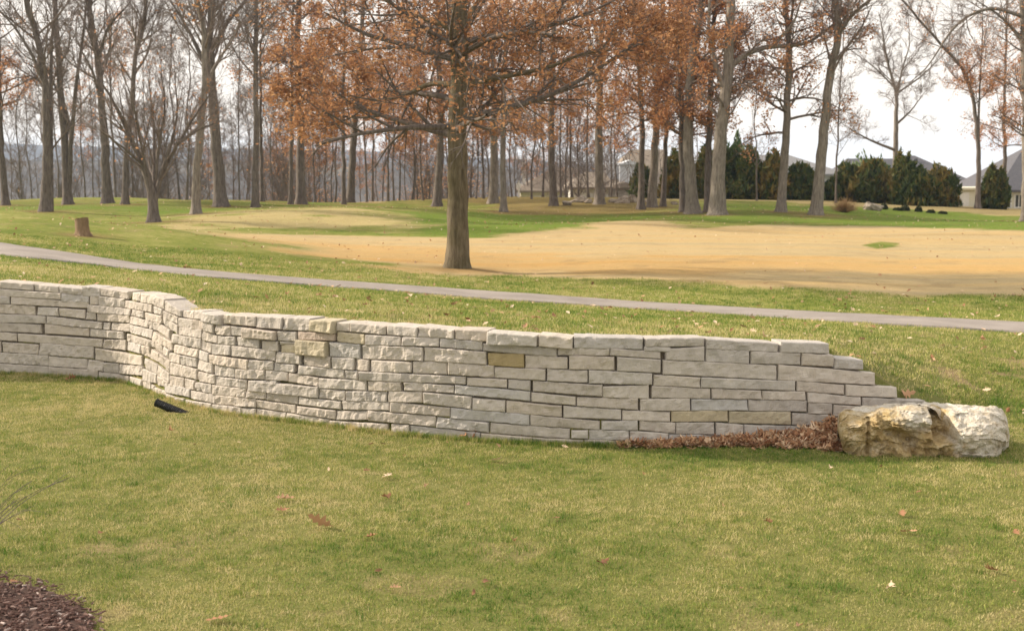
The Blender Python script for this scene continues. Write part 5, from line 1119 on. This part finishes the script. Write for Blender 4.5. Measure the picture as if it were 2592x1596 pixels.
# ------------------------------------------------------------------ fallen leaves
LT = [oak_leaf(.25 + .08 * (i % 4), i) for i in range(8)]
leaf_me = []
for i_, (V, F) in enumerate(LT):
    for tv in (.15, .4, .6, .9): leaf_me.append((tv, mesh('fallen_leaf', V, F, {'tint': np.full(len(V), tv)}, True)))
def put_leaf(pos, size, rz, tilt, tv, label, group=None, shape=None):
    c_ = [m_ for t_, m_ in leaf_me if abs(t_ - tv) < .01]; me = c_[(shape if shape is not None else random.randrange(99)) % len(c_)]
    o = obj('fallen_leaf', me, M['litter'], None, tuple(pos)); o.scale = (size,) * 3; o.rotation_euler = (tilt[0], tilt[1], rz); return tag(o, label, 'leaf', group)
BIG = [(768, 1268, .22, .6, (1.0, -.5), 'big orange oak leaf standing up, largest on the near lawn'), (683, 1202, .17, .6, (.1, .1), 'flat orange leaf left of and above the biggest fallen one'), (678, 1230, .12, .4, (.2, 0), 'small rust leaf just below the flat orange one'),
 (925, 1202, .14, .4, (.3, .2), 'curled pale brown leaf in the middle of the near lawn'), (928, 1148, .14, .9, (.1, .1), 'thin light leaf lying above the curled pale brown one'), (1190, 1108, .14, .9, (.3, .3), 'pale curled leaf a little below the wall centre'),
 (408, 1046, .13, .4, (.6, .3), 'upright rust leaf below the black drain pipe'), (890, 1294, .11, .4, (.1, .1), 'small rust leaf right of the biggest fallen one'), (1330, 1249, .10, .15, (.1, .1), 'dark small leaf alone right of the lawn centre'),
 (2375, 1374, .16, .4, (.5, .2), 'orange leaf lying near the right edge low on the lawn'), (2438, 1285, .10, .4, (.2, .2), 'small rust leaf touching the right edge of the view'), (2137, 1419, .11, .9, (.4, .1), 'pale leaf bits low on the right part of the lawn'),
 (1165, 1403, .11, .15, (.1, .1), 'dull brown leaf low in the centre of the lawn'), (525, 1492, .16, .4, (.1, .1), 'rust leaf at the very bottom left of centre'), (170, 913, .14, .4, (.4, .3), 'orange leaf against the foot of the left wall end'),
 (1110, 1046, .20, .4, (.9, .2), 'orange leaf leaning on the wall foot, left of a pair'), (1143, 1043, .19, .4, (1.2, .1), 'upright orange leaf on the wall foot, right of a pair'), (1247, 1054, .15, .6, (.6, .2), 'rust leaf by the wall foot right of the leaning pair'),
 (1355, 1077, .08, .9, (.3, .2), 'tiny whitish leaf below the wall before the leaf drift'), (1443, 1360, .12, .15, (.2, .1), 'faint brown leaf between lawn centre and right edge low down'), (2180, 1282, .14, .6, (.2, .2), 'flat tan leaf on the lawn below the boulder'), (2165, 1238, .12, .4, (.2, .2), 'rust leaf on bare soil patch below the boulder')]
for i_, (x, y, s, tv, tl, lab) in enumerate(BIG):
    b = at(x, y); b[2] += .028 + .035 * (abs(tl[0]) > .5); put_leaf(b, s, random.random() * 6, tl, tv, lab, None, i_)
u_, k_ = ray(2290, 998); yq = float(Yw(u_)) + .10; put_leaf((float(u_) * yq, yq, CAMH + float(k_) * yq - .0), .2, .5, (.9, .1), .6, 'tan leaf resting on the lowest step of the wall end')
r = np.random.default_rng(81); cnt = 0
while cnt < 205:
    zone = r.random()
    y = math.sqrt(r.uniform(64, 210)) if zone < .22 else math.sqrt(r.uniform(15.5 ** 2, 30 ** 2)); x = r.uniform(-.40, .41) * y; u = x / y; yw_ = float(Yw(u))
    low = y < yw_ - .1
    if (not low and y < yw_ + .35) or on_path(np.array(x), np.array(y)) or (low != (zone < .22)): continue
    z = float(Hfun(x, y)); tv = [.15, .4, .6, .9, .6][r.integers(5)] if not low else [.15, .4, .6, .6, .15, .9][r.integers(6)]
    s = r.uniform(.07, .13)
    if low: s = r.uniform(.035, .085)
    lab, grp = (('small dead leaf lying in the grass in front of the wall', 'small leaves on the near lawn') if low else ('small dead leaf lying in the grass between wall and fairway', 'small leaves on the upper lawn'))
    put_leaf((x, y, z + .03), s, r.random() * 6, (r.normal(0, .35), r.normal(0, .35)), tv, lab, grp); cnt += 1
# fine litter further off and in the grass
N = 5200; yy = np.sqrt(r.uniform(15 ** 2, 80 ** 2, N)) ; xx = r.uniform(-.40, .42, N) * yy; yw_ = Yw(np.clip(xx / yy, -.5, .5)); zz = Hfun(xx, yy); zo = zones(xx, yy, zz)
ok = (yy > yw_ + .35) & ~on_path(xx, yy) & (r.random(N) > .72 * zo['tan']); xx, yy, zz = xx[ok], yy[ok], zz[ok]; n_ = len(xx)
V, F, tn = scatter(KITE, np.stack([xx, yy, zz + .03], -1), rotm(r, n_, .5), r.uniform(.05, .12, n_), np.clip(.25 + .8 * r.random(n_), 0, 1))
tag(obj('leaf_litter', mesh('leaf_litter', V, F, {'tint': tn}), M['litter']), 'specks of dead leaf over the far lawn and fairway', None, None, 'stuff')
# drift of leaves along the wall foot up to the boulder
N = 1700; t_ = r.random(N) ** .62; px_ = 1560 + t_ * (2240 - 1560); ub, _ = ray(px_, 1110); wd = np.interp(px_, [1560, 1750, 1950, 2060, 2140, 2240], [.05, .12, .26, .42, .60, .55]); ht = np.interp(px_, [1560, 1700, 1900, 2020, 2100, 2180, 2240], [.02, .035, .06, .10, .22, .30, .25])
q = r.random(N) ** .8 * (1.0 + .5 * fbm(px_ / 40, px_ * 0, 3)); yb = Yw(ub) - .03 - q * wd; xb = ub * yb; zb_ = Hfun(xb, yb) + ht * np.clip(1 - q, 0, 1) ** 1.1 * (0.85 + .3 * fbm(xb * 4, yb * 4, 2)) * r.uniform(.8, 1.12, N) + .012
parts = []
for i_ in range(8):
    s_ = np.arange(N) % 8 == i_; m_ = s_.sum(); parts.append(scatter(LT[i_], np.stack([xb, yb, zb_], -1)[s_], rotm(r, m_, .55), r.uniform(.10, .17, m_), np.clip(.62 + .27 * r.normal(0, 1, m_), 0, .95)))
V, F, tn = cat(parts); tag(obj('leaf_litter', mesh('leaf_litter', V, F, {'tint': tn}), M['litter']), 'drift of brown oak leaves heaped along the wall foot', None, None, 'stuff')
# soil under the drift and leaves in the boulder's hollow
N = 60; hx, hk = ray(2392, 1128); hp = np.array([float(hx) * 13.5, 13.5, CAMH + float(hk) * 13.5]); pos = hp + r.normal(0, 1, (N, 3)) * np.array([.06, .05, .02]); V, F, tn = scatter(LT[3], pos, rotm(r, N, .6), r.uniform(.05, .09, N), np.clip(.4 + .2 * r.normal(0, 1, N), 0, .9))
tag(obj('leaf_litter', mesh('leaf_litter', V, F, {'tint': tn}), M['litter']), 'dead leaves caught in the hollow of the boulder', None, None, 'stuff')
us = np.linspace(float(ray(1640, 1110)[0]), float(ray(2250, 1110)[0]), 60); G = []
for u in us:
    pxu = 1296 + u * FPX; w_ = np.interp(pxu, [1560, 1750, 1950, 2060, 2140, 2240], [.04, .10, .2, .36, .5, .45]); h_ = np.interp(pxu, [1560, 1700, 1900, 2020, 2100, 2180, 2240], [.0, .012, .03, .07, .18, .25, .18])
    for q_ in np.linspace(0, 1, 8): Y = float(Yw(u)) + .05 - q_ * (w_ + .05); G.append((u * Y, Y, float(Hfun(u * Y, min(Y, float(Yw(u)) - .02))) + h_ * (1 - q_) - .012))
i = np.arange(60 * 8).reshape(60, 8); tag(obj('leaf_mould', mesh('leaf_mould', np.array(G), np.stack([i[:-1,:-1], i[:-1,1:], i[1:,1:], i[1:,:-1]], -1).reshape(-1, 4)), simple('leaf_mould', (.12, .06, .035), (.28, .15, .08), 30)), 'dark decayed leaf bed under the leaf drift', None, None, 'stuff')

# ------------------------------------------------------------------ mulch bed bottom left
M['mulch'] = leafy('mulch_chips', [(0, (0.045, 0.022, 0.018)), (.6, (0.12, 0.065, 0.052)), (.9, (0.22, 0.15, 0.13)), (1, (0.42, 0.34, 0.31))], .0)
N = 9000; xx = r.uniform(-4.6, -2.2, N); yy = r.uniform(7.2, 10.4, N); px_, py_ = proj(xx, yy, 0 * xx); ins = pip(px_ / DS + 16 * r.normal(0, 1, N), py_ / DS + 10 * r.normal(0, 1, N), mulch_poly); xx, yy = xx[ins], yy[ins]; n_ = len(xx)
CH = (np.array([(-.5,-.16,0),(.5,-.12,0),(.5,.12,0),(-.5,.16,0),(-.45,-.12,.14),(.42,-.1,.14),(.42,.1,.14),(-.45,.12,.14)]), np.array([(4,5,6,7),(0,1,5,4),(1,2,6,5),(2,3,7,6),(3,0,4,7)]))
V, F, tn = scatter(CH, np.stack([xx, yy, Hfun(xx, yy) + .012 + .02 * r.random(n_)], -1), rotm(r, n_, .35), r.uniform(.015, .055, n_), np.clip(.35 + .3 * np.abs(r.normal(0, 1, n_)), 0, 1))
tag(obj('bark_mulch', mesh('bark_mulch', V, F, {'tint': tn}), M['mulch']), 'dark red-brown bark mulch bed in the lower left corner', None, None, 'stuff')
mp_ = np.array([at(x, y) for x, y in [(-120, 1345), (0, 1398), (90, 1410), (150, 1432), (205, 1462), (225, 1500), (215, 1550), (100, 1620), (-120, 1640)]]); mp_[:, 2] += .012; c_ = mp_.mean(0)
n_ = len(mp_); tag(obj('mulch_soil', mesh('mulch_soil', np.concatenate([mp_, [c_]]), np.array([(i, (i + 1) % n_, n_) for i in range(n_)])), simple('mulch_soil', (.03, .017, .013), (.09, .05, .04), 25)), 'dark soil under the mulch bed', None, None, 'stuff')
# twiggy shrub reaching in from the left edge
b = P(-115, 1330, 9.6); b[2] = 0.0; r = np.random.default_rng(12); N = 30; az = r.random(N) * 6.283
pts, rd = grow(r, np.stack([np.cos(az), np.sin(az), 0 * az], -1) * .06, np.stack([np.cos(az) * .55, np.sin(az) * .55, np.ones(N)], -1), r.uniform(.55, 1.0, N), np.full(N, .0045), 9, .05, -.85, .3)
c = children(r, pts, rd, 1, .3, .5, .2, .35); p2, r2_ = grow(r, c[0], c[1], c[2], np.full(len(c[2]), .0026), 4, .12, -.2, .4)
V, F = tubes(pts, rd, 4); Va, Fa = tubes(p2, r2_, 3)
t = thing('twiggy_shrub', tuple(b), 'thin dark leafless shrub stems arching in at the left edge', 'shrub'); obj('stems', mesh('stems', np.concatenate([V, Va]), np.concatenate([F, Fa + len(V)])), M['bark_dark'], t)

# ------------------------------------------------------------------ air
m = bpy.data.materials.new('air'); m.use_nodes = True; n = m.node_tree.nodes; n.clear(); out = n.new('ShaderNodeOutputMaterial'); pv = n.new('ShaderNodeVolumePrincipled')
pv.inputs['Color'].default_value = (0.55, 0.72, 1.0, 1); pv.inputs['Density'].default_value = 0.00020; pv.inputs['Anisotropy'].default_value = 0.2
m.node_tree.links.new(pv.outputs[0], out.inputs['Volume'])
o = MB().box(-1650, 1650, -60, 2750, -29, 24).build('haze', m); o['kind'] = 'stuff'; o['label'] = 'thin blue haze over the far valley'
